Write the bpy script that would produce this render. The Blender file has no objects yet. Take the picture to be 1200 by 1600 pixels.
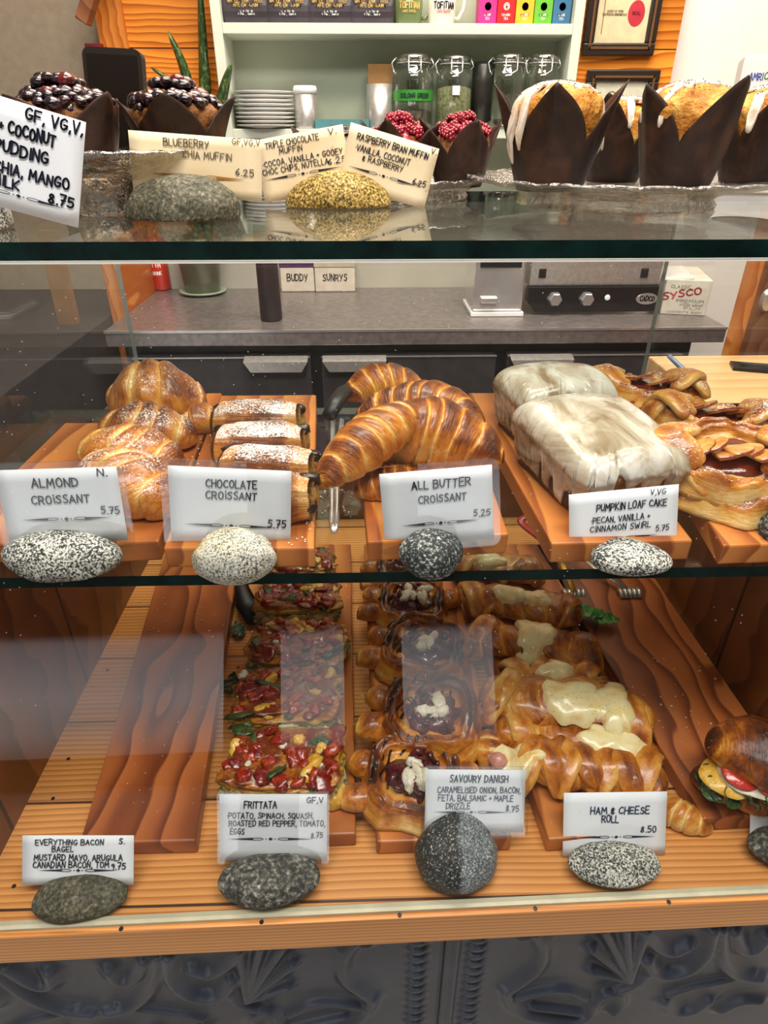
import bpy, math, random
import numpy as np
from math import sin, cos, tan, pi, radians, sqrt, exp, atan2
from mathutils import Vector, Matrix

scn = bpy.context.scene
COL = scn.collection
random.seed(7)

# ------------------------------------------------------------------ camera
EYE = 1.36                      # height of the lens above the floor
FPX, PITCH, YAW = 1000.0, radians(30.75), radians(1.5)
cd = bpy.data.cameras.new('camera'); cam = bpy.data.objects.new('camera', cd); COL.objects.link(cam)
cd.sensor_fit = 'VERTICAL'; cd.sensor_height = 36.0; cd.lens = FPX / 1600 * 36.0
cd.clip_start = 0.02; cd.clip_end = 60
cam.location = (0, 0, EYE)
cam.rotation_euler = (pi / 2 - PITCH, 0, -YAW)
scn.camera = cam

# ------------------------------------------------------------------ light and exposure
scn.view_settings.view_transform = 'Standard'; scn.view_settings.look = 'None'
scn.view_settings.gamma = 1.0; scn.view_settings.use_curve_mapping = False
scn.view_settings.exposure = 0.32
wd = bpy.data.worlds.new('world'); scn.world = wd; wd.use_nodes = True
wd.node_tree.nodes['Background'].inputs[0].default_value = (0.93, 0.96, 1.0, 1)
wd.node_tree.nodes['Background'].inputs[1].default_value = 0.10

def area(name, loc, target, sx, sy, power, colr):
    ld = bpy.data.lights.new(name, 'AREA'); ld.shape = 'RECTANGLE'; ld.size = sx; ld.size_y = sy
    ld.energy = power; ld.color = colr
    o = bpy.data.objects.new(name, ld); COL.objects.link(o); o.location = loc
    o.rotation_euler = (Vector(target) - Vector(loc)).to_track_quat('-Z', 'Y').to_euler()
    return o
area('ceiling_light_customer', (0.15, -0.02, 2.62), (0.05, 0.6, 1.0), 1.6, 0.4, 27, (1.0, 0.95, 0.88))
area('ceiling_light_counter', (0.1, 0.98, 2.62), (0.05, 0.75, 1.0), 1.3, 0.35, 24, (1.0, 0.9, 0.78))
area('ceiling_light_wall', (0.35, 1.5, 2.62), (0.3, 2.2, 1.35), 1.8, 0.3, 26, (1.0, 0.88, 0.74))

# ------------------------------------------------------------------ photograph -> place
_fw = np.array([sin(YAW) * cos(PITCH), cos(YAW) * cos(PITCH), -sin(PITCH)])
_rt = np.array([cos(YAW), -sin(YAW), 0.0]); _up = np.cross(_rt, _fw); _C = np.array([0, 0, EYE])
def ray(x, y): return _fw + _rt * (x - 600) / FPX - _up * (y - 800) / FPX
def PZ(x, y, z):
    d = ray(x, y); return Vector(_C + d * (z - EYE) / d[2])
def PY(x, y, Y):
    d = ray(x, y); return Vector(_C + d * Y / d[1])
def DEP(p): return float((np.array(p) - _C) @ _fw) / FPX      # metres per pixel at a point

# ------------------------------------------------------------------ numpy noise
def _hash(i, j, k):
    h = (i.astype(np.int64) * 374761393 + j.astype(np.int64) * 668265263 + k.astype(np.int64) * 1274126177) & 0xffffffff
    h = ((h ^ (h >> 13)) * 1274126177) & 0xffffffff
    return ((h ^ (h >> 16)) & 0xffff) / 65535.0
def vnoise(p):
    p = np.asarray(p, float); f = np.floor(p); t = p - f; t = t * t * (3 - 2 * t); i = f.astype(np.int64)
    r = 0
    for a in (0, 1):
        for b in (0, 1):
            for c in (0, 1):
                w = (t[..., 0] if a else 1 - t[..., 0]) * (t[..., 1] if b else 1 - t[..., 1]) * (t[..., 2] if c else 1 - t[..., 2])
                r = r + w * _hash(i[..., 0] + a, i[..., 1] + b, i[..., 2] + c)
    return r
def fbm(p, sc, octv=3, seed=0.0):
    p = np.asarray(p, float) * sc + seed * 17.31 + 100; a = 1.0; s = 0; n = 0
    for o in range(octv):
        s = s + a * (vnoise(p) - .5); n += a; a *= .5; p = p * 2.03 + 3.7
    return s / n * 2

# ------------------------------------------------------------------ objects
def link(o, parent=None):
    COL.objects.link(o)
    if parent is not None: o.parent = parent
    return o
def tag(o, label=None, cat=None, group=None, kind=None):
    if label: o['label'] = label
    if cat: o['category'] = cat
    if group: o['group'] = group
    if kind: o['kind'] = kind
    return o
def thing(name, label, cat, loc=(0, 0, 0), rot=(0, 0, 0), group=None):
    o = bpy.data.objects.new(name, None); o.empty_display_size = .02
    o.location = loc; o.rotation_euler = rot; link(o); tag(o, label, cat, group); return o
def copy_tree(o, parent=None):
    c = o.copy(); COL.objects.link(c)
    if parent is not None: c.parent = parent
    for ch in list(o.children): copy_tree(ch, c)
    return c
def mk(name, V, F, mat, parent=None, smooth=True, uv=None, tone=None, loc=None, rot=None, mi=None):
    me = bpy.data.meshes.new(name)
    me.from_pydata([tuple(map(float, v)) for v in V], [], [tuple(f) for f in F])
    for m in (mat if isinstance(mat, (list, tuple)) else [mat]): me.materials.append(m)
    if mi is not None: me.polygons.foreach_set('material_index', np.asarray(mi, dtype=np.int32))
    if smooth: me.polygons.foreach_set('use_smooth', [True] * len(me.polygons))
    if uv is not None:
        uv = np.asarray(uv, float); l = me.uv_layers.new(name='UVMap')
        idx = np.empty(len(me.loops), dtype=np.int32); me.loops.foreach_get('vertex_index', idx)
        l.data.foreach_set('uv', uv[idx].ravel())
    if tone is not None:
        a = me.attributes.new('tone', 'FLOAT', 'POINT'); a.data.foreach_set('value', np.asarray(tone, dtype=np.float32).ravel())
    me.update()
    o = bpy.data.objects.new(name, me); link(o, parent)
    if loc is not None: o.location = loc
    if rot is not None: o.rotation_euler = rot
    return o
class MB:
    """collects simple shapes into one mesh"""
    def __init__(s): s.V = []; s.F = []; s.M = []
    def add(s, V, F, m=0):
        n = len(s.V); s.V += [tuple(v) for v in V]; s.F += [tuple(i + n for i in f) for f in F]; s.M += [m] * len(F); return s
    def box(s, x0, x1, y0, y1, z0, z1, m=0):
        return s.hexa([(x0, y0, z0), (x1, y0, z0), (x1, y1, z0), (x0, y1, z0)], [(x0, y0, z1), (x1, y0, z1), (x1, y1, z1), (x0, y1, z1)], m)
    def hexa(s, lo, hi, m=0):
        return s.add(list(lo) + list(hi), [(3, 2, 1, 0), (4, 5, 6, 7), (0, 1, 5, 4), (1, 2, 6, 5), (2, 3, 7, 6), (3, 0, 4, 7)], m)
    def lathe(s, prof, n=40, c=(0, 0, 0), m=0, cap=True):
        V = []; F = []; k = len(prof)
        for i in range(n):
            a = 2 * pi * i / n
            for r, z in prof: V.append((c[0] + r * cos(a), c[1] + r * sin(a), c[2] + z))
        for i in range(n):
            j = (i + 1) % n
            for q in range(k - 1): F.append((i * k + q, j * k + q, j * k + q + 1, i * k + q + 1))
        if cap:
            if prof[0][0] > 1e-6: F.append(tuple(i * k for i in range(n))[::-1])
            if prof[-1][0] > 1e-6: F.append(tuple(i * k + k - 1 for i in range(n)))
        return s.add(V, F, m)
    def tube(s, pts, r, n=10, m=0, sx=1.0):
        V, F = tube_geo(pts, r, n, sx); return s.add(V, F, m)
    def build(s, name, mat, parent=None, smooth=False, bevel=0, **k):
        o = mk(name, s.V, s.F, mat, parent, smooth, mi=s.M, **k)
        if bevel: bev(o, bevel)
        return o
def tube_geo(pts, r, n=10, sx=1.0):
    P = np.array([tuple(p) for p in pts], float); k = len(P)
    R = np.full(k, r) if np.isscalar(r) else np.asarray(r, float)
    T = np.gradient(P, axis=0); T /= np.linalg.norm(T, axis=1)[:, None] + 1e-12
    up = np.array([0, 0, 1.0]) if abs(T[:, 2]).max() < .9 else np.array([0.31, .95, 0.1])
    V = []; F = []
    for i in range(k):
        a = np.cross(up, T[i]); a /= np.linalg.norm(a) + 1e-12; b = np.cross(T[i], a)
        for j in range(n):
            t = 2 * pi * j / n; V.append(P[i] + R[i] * (sx * cos(t) * a + sin(t) * b))
    for i in range(k - 1):
        for j in range(n):
            q = (j + 1) % n; F.append((i * n + j, i * n + q, (i + 1) * n + q, (i + 1) * n + j))
    F.append(tuple(range(n))[::-1]); F.append(tuple((k - 1) * n + j for j in range(n)))
    return V, F
def bev(o, w=.002, seg=2):
    m = o.modifiers.new('bevel', 'BEVEL'); m.width = w; m.segments = seg; m.limit_method = 'ANGLE'; m.angle_limit = radians(40); return o
def boxo(name, x0, x1, y0, y1, z0, z1, mat, parent=None, bevel=0, loc=None, rot=None):
    return MB().box(x0, x1, y0, y1, z0, z1).build(name, mat, parent, bevel=bevel, loc=loc, rot=rot)
def gridf(nu, nv, cu=False, cv=False, off=0):
    F = []
    for i in range(nu if cu else nu - 1):
        for j in range(nv if cv else nv - 1):
            a, b = (i + 1) % nu, (j + 1) % nv
            F.append((off + i * nv + j, off + a * nv + j, off + a * nv + b, off + i * nv + b))
    return F
def smo(P, n=2):
    P = [np.array(p, float) for p in P]
    for _ in range(n):
        Q = [P[0]]
        for a, b in zip(P[:-1], P[1:]): Q += [.75 * a + .25 * b, .25 * a + .75 * b]
        P = Q + [P[-1]]
    return P

# ------------------------------------------------------------------ materials
class NT:
    def __init__(s, name):
        s.m = bpy.data.materials.new(name); s.m.use_nodes = True; s.t = s.m.node_tree; s.t.nodes.clear()
        s.out = s.n('OutputMaterial')
    def n(s, t, **k):
        o = s.t.nodes.new('ShaderNode' + t)
        for a, v in k.items():
            if a in o.inputs.keys() if isinstance(a, str) else False: s.set(o.inputs[a], v)
            else: setattr(o, a, v)
        return o
    def set(s, sock, v):
        if isinstance(v, bpy.types.NodeSocket): s.t.links.new(v, sock)
        elif isinstance(v, bpy.types.Node): s.t.links.new(v.outputs[0], sock)
        else:
            if sock.type == 'RGBA' and len(v) == 3: v = (*v, 1)
            sock.default_value = v
    def math(s, op, a, b=0.0, c=None, clamp=False):
        o = s.t.nodes.new('ShaderNodeMath'); o.operation = op; o.use_clamp = clamp
        s.set(o.inputs[0], a); s.set(o.inputs[1], b)
        if c is not None: s.set(o.inputs[2], c)
        return o.outputs[0]
    def mix(s, f, a, b, mode='MIX'):
        o = s.t.nodes.new('ShaderNodeMix'); o.data_type = 'RGBA'; o.blend_type = mode; o.clamp_factor = True
        s.set(o.inputs[0], f); s.set(o.inputs[6], a); s.set(o.inputs[7], b); return o.outputs[2]
    def ramp(s, f, stops, interp='LINEAR'):
        o = s.t.nodes.new('ShaderNodeValToRGB'); r = o.color_ramp; r.interpolation = interp
        while len(r.elements) < len(stops): r.elements.new(.5)
        for e, (p, c) in zip(r.elements, stops):
            e.position = p; e.color = (*c, 1) if not np.isscalar(c) else (c, c, c, 1)
        s.set(o.inputs[0], f); return o.outputs[0]
    def co(s, kind='Object', scale=(1, 1, 1), rnd=True):
        t = s.t.nodes.new('ShaderNodeTexCoord').outputs[kind]
        m = s.t.nodes.new('ShaderNodeMapping'); s.set(m.inputs[0], t); m.inputs[3].default_value = scale
        if rnd:
            oi = s.t.nodes.new('ShaderNodeObjectInfo'); c = s.t.nodes.new('ShaderNodeVectorMath'); c.operation = 'SCALE'
            c.inputs[0].default_value = (31.7, 17.3, 23.1); s.set(c.inputs[3], oi.outputs['Random'])
            a = s.t.nodes.new('ShaderNodeVectorMath'); a.operation = 'ADD'; s.set(a.inputs[0], m.outputs[0]); s.set(a.inputs[1], c.outputs[0])
            return a.outputs[0]
        return m.outputs[0]
    def noise(s, vec, scale, detail=3, rough=.55, dist=0.0):
        o = s.t.nodes.new('ShaderNodeTexNoise'); s.set(o.inputs['Vector'], vec); s.set(o.inputs['Scale'], scale)
        o.inputs['Detail'].default_value = detail; o.inputs['Roughness'].default_value = rough; o.inputs['Distortion'].default_value = dist
        return o.outputs[0]
    def vor(s, vec, scale, feat='F1'):
        o = s.t.nodes.new('ShaderNodeTexVoronoi'); o.feature = feat; s.set(o.inputs['Vector'], vec); s.set(o.inputs['Scale'], scale); return o
    def bump(s, h, strength=.3, dist=.002):
        o = s.t.nodes.new('ShaderNodeBump'); s.set(o.inputs['Height'], h); o.inputs['Strength'].default_value = strength; o.inputs['Distance'].default_value = dist
        return o.outputs[0]
    def pbr(s, col, rough=.5, spec=.5, metal=0.0, bump=None, coat=0.0, coat_r=.1, sss=0.0, trans=0.0, ior=1.45, emit=None, es=0.0):
        b = s.t.nodes.new('ShaderNodeBsdfPrincipled'); i = b.inputs
        s.set(i['Base Color'], col); s.set(i['Roughness'], rough); s.set(i['Specular IOR Level'], spec); s.set(i['Metallic'], metal)
        s.set(i['Coat Weight'], coat); i['Coat Roughness'].default_value = coat_r; i['IOR'].default_value = ior
        i['Transmission Weight'].default_value = trans
        if sss: i['Subsurface Weight'].default_value = sss; i['Subsurface Radius'].default_value = (.01, .005, .003); i['Subsurface Scale'].default_value = .4
        if bump is not None: s.set(i['Normal'], bump)
        if emit is not None: s.set(i['Emission Color'], emit); i['Emission Strength'].default_value = es
        s.t.links.new(b.outputs[0], s.out.inputs[0]); return s.m
def plain(name, col, rough=.5, spec=.5, metal=0.0, coat=0.0, var=.06, sc=40, bmp=0.0):
    t = NT(name); c = t.co('Object'); n = t.noise(c, sc, 4)
    d = tuple(max(0, x * (1 - 2.2 * var)) for x in col); l = tuple(min(1, x * (1 + var)) for x in col)
    cc = t.ramp(n, [(.3, d), (.7, l)])
    return t.pbr(cc, rough, spec, metal, t.bump(n, bmp, .003) if bmp else None, coat)
def wood(name, light, mid, dark, across=(1, 0, 0), freq=55.0, wav=3.0, stretch=.12, rough=.4, seams=None, coat=.15, fine=.35, seam_axis=1, bmp=.08, zmix=0.0, wig=.5):
    """growth-ring wood; grain runs along the axis that is not 'across'"""
    t = NT(name); ax = list(across).index(1); sc = [1.0, 1.0, 1.0]
    g = {0: 1, 1: 0, 2: 0}[ax]; sc[g] = stretch
    v = t.co('Object', tuple(sc)); raw = t.co('Object', (1, 1, 1), rnd=False)
    if seams:
        sx = t.n('SeparateXYZ'); t.set(sx.inputs[0], raw); p = t.math('DIVIDE', sx.outputs[seam_axis], seams)
        pid = t.math('FLOOR', p); fr = t.math('FRACT', p)
        wn = t.n('TexWhiteNoise'); wn.noise_dimensions = '1D'; t.set(wn.inputs['W'], pid)
        sh = t.n('VectorMath'); sh.operation = 'SCALE'; sh.inputs[0].default_value = (7.1, 5.3, 9.7); t.set(sh.inputs[3], wn.outputs[0])
        ad = t.n('VectorMath'); ad.operation = 'ADD'; t.set(ad.inputs[0], v); t.set(ad.inputs[1], sh.outputs[0]); v = ad.outputs[0]
    n1 = t.noise(v, 9, 2, .5, .3); n2 = t.noise(v, 420, 3, .6)
    s = t.n('SeparateXYZ'); t.set(s.inputs[0], v)
    ph = t.math('MULTIPLY_ADD', n1, wav, t.math('MULTIPLY', t.math('MULTIPLY_ADD', s.outputs[2], zmix, s.outputs[ax]), freq))
    ws = [1.0, 1.0, 1.0]; ws[g] = .45; ph = t.math('MULTIPLY_ADD', t.noise(t.co('Object', tuple(ws)), 20, 1, .4), wig, ph)
    fr1 = t.math('FRACT', ph)
    c = t.ramp(fr1, [(0, light), (.45, mid), (.86, dark), (.93, dark), (1.0, light)])
    c = t.mix(t.math('MULTIPLY', n2, fine), c, mid, 'MIX')
    c2 = t.ramp(t.noise(v, 5, 3), [(.3, (.72, .66, .62)), (.7, (1.12, 1.08, 1.05))])
    c = t.mix(1.0, c, c2, 'MULTIPLY')
    if seams:
        pv = t.ramp(wn.outputs[0], [(0, (.82, .8, .78)), (1, (1.1, 1.06, 1.0))]); c = t.mix(1.0, c, pv, 'MULTIPLY')
        e = t.math('LESS_THAN', t.math('ABSOLUTE', t.math('SUBTRACT', fr, .5)), .488)
        c = t.mix(e, tuple(x * .12 for x in dark), c)
    return t.pbr(c, rough, .4, bump=t.bump(t.math('ADD', fr1, n2), bmp, .001), coat=coat, coat_r=.25)
def glass(name, tint=(1, 1, 1), rough=0.0, dust=0.0, base=.04):
    """thin pane: see-through, with the mirror strength of real glass by angle"""
    t = NT(name); lw = t.n('LayerWeight'); lw.inputs[0].default_value = .5
    f = t.math('MULTIPLY_ADD', t.math('POWER', lw.outputs['Facing'], 5.0), 1 - base, base)
    tr = t.n('BsdfTransparent'); t.set(tr.inputs[0], tint); gl = t.n('BsdfGlossy'); gl.inputs['Roughness'].default_value = rough
    m = t.n('MixShader'); t.set(m.inputs[0], f); t.t.links.new(tr.outputs[0], m.inputs[1]); t.t.links.new(gl.outputs[0], m.inputs[2])
    if dust:
        df = t.n('BsdfDiffuse'); df.inputs[0].default_value = (.8, .8, .78, 1)
        v = t.co('Object', (1, 1, 1), rnd=False); d1 = t.noise(v, 7, 4, .6)
        sp = t.vor(v, 150); spk = t.math('MULTIPLY', t.math('LESS_THAN', sp.outputs['Distance'], .07), .35)
        k = t.math('ADD', t.math('MULTIPLY', t.math('MULTIPLY', t.math('SUBTRACT', d1, .4), 2.0, clamp=True), dust), t.math('MULTIPLY', spk, t.math('GREATER_THAN', d1, .52)))
        m2 = t.n('MixShader'); t.set(m2.inputs[0], k); t.t.links.new(m.outputs[0], m2.inputs[1]); t.t.links.new(df.outputs[0], m2.inputs[2]); m = m2
    t.t.links.new(m.outputs[0], t.out.inputs[0]); return t.m

M = {}
M['glass'] = glass('shelf glass', (.93, .97, .955), dust=.004)
M['pane'] = glass('front pane glass', (.97, .985, .98), dust=.006)
M['clear'] = glass('clear plastic', (.93, .94, .94), base=.05)
M['glass_edge'] = plain('green glass edge', (.003, .017, .015), .45, .12, var=.3)
M['cut_glass'] = None
def cutglass(name, tint, sc):
    t = NT(name); v = t.co('Object'); n = t.vor(v, sc).outputs['Distance']; n2 = t.noise(v, sc * 2.2, 3)
    bp = t.bump(t.math('ADD', n, n2), .9, .004)
    lw = t.n('LayerWeight'); lw.inputs[0].default_value = .5; t.set(lw.inputs['Normal'], bp)
    f = t.math('MULTIPLY_ADD', t.math('POWER', lw.outputs['Facing'], 2.2), .65, .26)
    tr = t.n('BsdfTransparent'); t.set(tr.inputs[0], (*tint, 1)); gl = t.n('BsdfGlossy'); gl.inputs['Roughness'].default_value = .06; t.set(gl.inputs['Normal'], bp)
    m = t.n('MixShader'); t.set(m.inputs[0], f); t.t.links.new(tr.outputs[0], m.inputs[1]); t.t.links.new(gl.outputs[0], m.inputs[2])
    t.t.links.new(m.outputs[0], t.out.inputs[0]); return t.m
M['cut_glass'] = cutglass('pressed glass', (.74, .74, .70), 130)
M['foil'] = cutglass('crinkled clear foil', (.62, .58, .5), 60)
M['board'] = wood('cherry serving board', (.66, .26, .062), (.54, .18, .036), (.29, .075, .016), (1, 0, 0), 34, 2.6, .16, .42, fine=.25, wig=.9)
M['board_b'] = wood('deep red serving board', (.50, .165, .048), (.40, .118, .032), (.15, .035, .012), (1, 0, 0), 32, 3.6, .14, .36, fine=.2, wig=2.2)
M['floor_wood'] = wood('fir planks', (.80, .43, .15), (.70, .33, .095), (.50, .19, .045), (0, 1, 0), 150, 4.5, .07, .38, seams=.102, fine=.3, zmix=1.3)
M['orange'] = wood('varnished fir wall', (.84, .36, .05), (.74, .25, .026), (.42, .10, .008), (0, 0, 1), 52, 5.5, .16, .35, seams=.142, seam_axis=2, fine=.2)
M['orange_v'] = wood('varnished fir trim', (.80, .32, .06), (.72, .24, .035), (.5, .13, .015), (1, 0, 0), 40, 2.0, .1, .4, fine=.2)
M['side_wood'] = wood('brown side panel', (.25, .10, .03), (.20, .075, .022), (.12, .04, .011), (0, 1, 0), 18, 2.0, .15, .4, seams=.19, fine=.3)
M['maple'] = wood('maple worktop', (.86, .62, .33), (.80, .55, .27), (.70, .44, .19), (0, 1, 0), 20, 2.0, .1, .35, fine=.3)
M['walnut'] = wood('brown veneer', (.30, .13, .06), (.24, .095, .042), (.16, .06, .026), (1, 0, 0), 30, 2.0, .1, .4, fine=.3)
M['white_wall'] = plain('white wall paint', (.92, .85, .80), .75, .2, var=.02, sc=6)
M['beige_wall'] = plain('beige wall paint', (.50, .44, .36), .8, .2, var=.03, sc=5)
M['sage'] = plain('sage green paint', (.43, .47, .36), .55, .3, var=.03, sc=8)
M['sage_l'] = plain('pale sage paint', (.60, .64, .54), .5, .3, var=.03, sc=8)
M['steel'] = plain('brushed steel', (.62, .60, .57), .34, .5, .75, var=.08, sc=90)
M['steel_d'] = plain('dark worktop steel', (.30, .265, .26), .32, .5, .6, var=.14, sc=60)
M['drawer'] = plain('charcoal drawer', (.040, .036, .038), .45, .4, var=.12, sc=30)
M['black'] = plain('black plastic', (.012, .011, .012), .4, .5, var=.2)
M['silver'] = plain('chrome', (.80, .80, .80), .18, .5, .8, var=.05)
M['tin'] = plain('slate painted tin', (.034, .042, .064), .33, .5, var=.12, sc=25, bmp=.05)
M['white'] = plain('white ceramic', (.86, .85, .82), .25, .5, var=.02)
M['card'] = plain('white card', (.88, .92, .98), .6, .3, var=.015, sc=30)
def cream_mat():
    t = NT('stained cream card'); v = t.co('Object'); n = t.noise(v, 18, 3)
    c = t.ramp(n, [(.3, (.86, .68, .42)), (.7, (.93, .80, .56))]); s = t.noise(v, 55, 3, .6)
    c = t.mix(t.math('MULTIPLY', t.math('SUBTRACT', s, .66), 9.0, clamp=True), c, (.70, .40, .16))
    return t.pbr(c, .6, .3)
M['cream'] = cream_mat()
M['ink'] = plain('black ink', (.012, .014, .03), .5, .3, var=.1)
M['ink_b'] = plain('blue black ink', (.015, .035, .09), .5, .3, var=.1)
M['ink_g'] = plain('faded brown ink', (.16, .12, .08), .5, .3, var=.1)
M['ink_o'] = plain('orange brown ink', (.45, .2, .03), .5, .3, var=.1)
M['gold'] = plain('gold print', (.62, .42, .12), .4, .5, var=.1)
M['white_p'] = plain('white print', (.82, .82, .82), .5, .3, var=.02)
M['red_p'] = plain('red print', (.62, .05, .07), .5, .3, var=.05)
M['laminate'] = glass('laminate film', (.93, .93, .93), base=.06)
# ================================================================== THE PLACE
ZF, ZM, ZT = 0.785, 1.060, 1.290        # case floor, middle glass shelf, glass top
def struct(o): o['kind'] = 'structure'; return o
tile = plain('pale concrete floor', (.62, .60, .57), .5, .4, var=.06, sc=3)
ceil = plain('white ceiling paint', (.85, .83, .80), .8, .2, var=.02, sc=4)
struct(boxo('floor', -3.4, 3.4, -3.2, 2.7, -.05, 0, tile))
struct(boxo('ceiling', -3.4, 3.4, -3.2, 2.7, 2.72, 2.77, ceil))
struct(boxo('wall_back', -3.4, 3.4, 2.30, 2.42, 0, 2.72, M['white_wall']))
struct(boxo('wall_left', -3.44, -3.4, -3.2, 2.42, 0, 2.72, M['beige_wall']))
struct(boxo('wall_right', 3.4, 3.44, -3.2, 2.42, 0, 2.72, M['white_wall']))
# unseen street side: windows sized to haze the pane, posts added as dark bands
post = plain('dark added post', (.03, .028, .027), .6, .3)
mb = MB(); mb.box(-3.4, 3.4, -3.24, -3.14, 1.25, 2.72); mb.box(-3.4, 3.4, -3.24, -3.14, 0, .12)
struct(mb.build('wall_front', post))
t = NT('shaped window glow'); em = t.n('Emission'); v = t.co('Generated', rnd=False); sp = t.n('SeparateXYZ'); t.set(sp.inputs[0], v)
t.set(em.inputs[0], t.ramp(sp.outputs[2], [(0, (.10, .10, .10)), (.16, (.62, .61, .60)), (.34, (.85, .85, .85)), (.52, (.62, .64, .66)), (.90, (.03, .03, .03))])); em.inputs[1].default_value = 3.2  # glow fades high and low to soften the haze mirrored in the pane
t.t.links.new(em.outputs[0], t.out.inputs[0]); M['window_glow'] = t.m
def shop_window(n, x0, x1):
    w = struct(boxo('window_%d' % n, x0, x1, -3.215, -3.195, .12, 1.25, M['window_glow']))
    f = MB(); e = .03
    f.box(x0, x0 + e, -3.2, -3.15, .12, 1.25); f.box(x1 - e, x1, -3.2, -3.15, .12, 1.25); f.box(x0 + e, x1 - e, -3.2, -3.15, .12, .17); f.box(x0 + e, x1 - e, -3.2, -3.15, 1.20, 1.25)
    f.build('window_frame', post, w)
WINS = [(-3.1, -.75), (-.47, -.02), (.28, .92)]  # unseen windows, spaced and cut short to shape the pane's haze
for i, (a, b) in enumerate(WINS): shop_window(i + 1, a, b)
mb = MB(); xs = [-3.4] + [q for w in WINS for q in w] + [3.4]
for a, b in zip(xs[0::2], xs[1::2]): mb.box(a, b, -3.24, -3.14, .12, 1.25)
struct(mb.build('added_posts', post))  # added posts stand in for a person's legs mirrored in the pane

# wall behind the counter: planked panel, beige return on the left
YW = 2.24
struct(boxo('trim_2', -.66, .90, YW, 2.30, .90, 2.72, M['orange']))
struct(boxo('trim_3', -.735, -.66, YW - .015, 2.30, .90, 2.72, M['orange_v']))
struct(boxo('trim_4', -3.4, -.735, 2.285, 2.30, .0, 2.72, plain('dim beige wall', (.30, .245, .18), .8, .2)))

# ---- back counter with its row of drawers
YC0, YC1, ZC = 1.70, 2.24, .910
o = boxo('worktop', -.69, .965, YC0, YC1 - .012, ZC - .042, ZC, M['steel_d'], bevel=.003)
tag(o, 'dark steel worktop running along the back wall', 'counter'); boxo('bright_edge', -.69, .965, YC0 - .002, YC0 + .003, ZC - .006, ZC + .0002, M['silver'], o)
mb = MB(); mb.box(-.69, .90, YC1 - .012, YC1, ZC - .05, 1.17); o = mb.build('backsplash', plain('grey backsplash', (.44, .42, .35), .35, .4, var=.05, sc=6))
tag(o, 'grey green splash board behind the steel worktop', 'backsplash')
o = boxo('side_board', -.73, -.692, 1.88, 2.22, .0, 1.10, M['orange_v'], bevel=.002)
tag(o, 'upright orange wooden board at the left end of the worktop', 'board')
cab = thing('drawer_fridge', 'charcoal undercounter unit with steel pull handles below the worktop', 'cabinet', (0, YC0, 0))
boxo('body', -.66, .90, .045, .50, .02, ZC - .046, M['black'], cab)
for a, b in ((-.63, -.155), (-.125, .350), (.38, .86)):
    d = boxo('drawer', a, b, .0, .04, .18, ZC - .072, M['drawer'], cab, bevel=.003)
    hx = b - .09 if a < -.3 else a + .09
    h = MB(); w = .085
    h.hexa([(hx - w * .8, -.03, ZC - .105), (hx + w * .8, -.03, ZC - .105), (hx + w * .8, .0, ZC - .105), (hx - w * .8, .0, ZC - .105)],
           [(hx - w, -.03, ZC - .077), (hx + w, -.03, ZC - .077), (hx + w, .0, ZC - .069), (hx - w, .0, ZC - .069)])
    h.build('handle', M['steel'], d)
    boxo('recess', hx - w * .9, hx + w * .9, -.004, .0, ZC - .127, ZC - .105, M['black'], d)
    boxo('trim_strip', a, b, -.003, .0, ZC - .0745, ZC - .0715, M['steel'], d)

o = boxo('low_cabinet', -2.3, -.745, 1.25, 2.28, 0, .90, M['drawer'], bevel=.003); tag(o, 'low charcoal cabinet left of the worktop, seen dimly through the side glass', 'cabinet')
M['glass_rim'] = plain('ground glass edge', (.30, .36, .33), .3, .5)
# ---- display case: one thing
case = thing('display_case', 'slanted glass pastry case on a fir plank base', 'display case', (0, 0, 0))
XL, XR = -.345, .425
YB = .955
def py_of(z, x=0): return .2965 + .02 * x + .35 * (z - ZF) + .24 * max(0, z - 1.04)          # the curved, leaning front pane
xa, xb = XL - .06, XR + .06; fy = lambda x: .290 + .02 * x
MB().hexa([(xa, fy(xa), ZF - .042), (xb, fy(xb), ZF - .042), (xb, YB, ZF - .042), (xa, YB, ZF - .042)], [(xa, fy(xa), ZF), (xb, fy(xb), ZF), (xb, YB, ZF), (xa, YB, ZF)]).build('base', M['floor_wood'], case, bevel=.0015)
mb = MB(); q = lambda x, d, z: (x, .2945 + d + .02 * x, z)
mb.hexa([q(xa, 0, ZF), q(xb, 0, ZF), q(xb, .007, ZF), q(xa, .007, ZF)], [q(xa, 0, ZF + .0035), q(xb, 0, ZF + .0035), q(xb, .007, ZF + .0035), q(xa, .007, ZF + .0035)]); mb.build('glazing_bead', plain('pale sealant bead', (.52, .50, .36), .3, .5), case)
nail = MB().lathe([(.0019, 0), (.0019, .0007)], 10).build('nail_head', M['black'], case)
spots = [(-.33 + .117 * k, .2925 + .02 * (-.33 + .117 * k), ZF - .0003) for k in range(7)] + [tuple(PZ(a, b, ZF - .0001)) for a, b in ((168, 1047), (107, 1186), (83, 1248), (22, 1385), (372, 1043), (346, 1212), (700, 1362))]
for i, q in enumerate(spots):
    n = nail if i == 0 else nail.copy()
    if i: COL.objects.link(n); n.parent = case
    n.location = q
def slab(name, x0, x1, y0, y1, z0, z1, parent):
    mb = MB(); V = [(x0, y0, z0), (x1, y0, z0), (x1, y1, z0), (x0, y1, z0), (x0, y0, z1), (x1, y0, z1), (x1, y1, z1), (x0, y1, z1)]
    mb.add(V, [(3, 2, 1, 0), (4, 5, 6, 7)], 0)
    mb.add(V, [(0, 1, 5, 4), (1, 2, 6, 5), (2, 3, 7, 6), (3, 0, 4, 7)], 1)
    return mb.build(name, [M['glass'], M['glass_edge']], parent)
slab('middle_shelf', XL - .055, XR + .055, .411, .765, ZM - .010, ZM, case)
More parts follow.
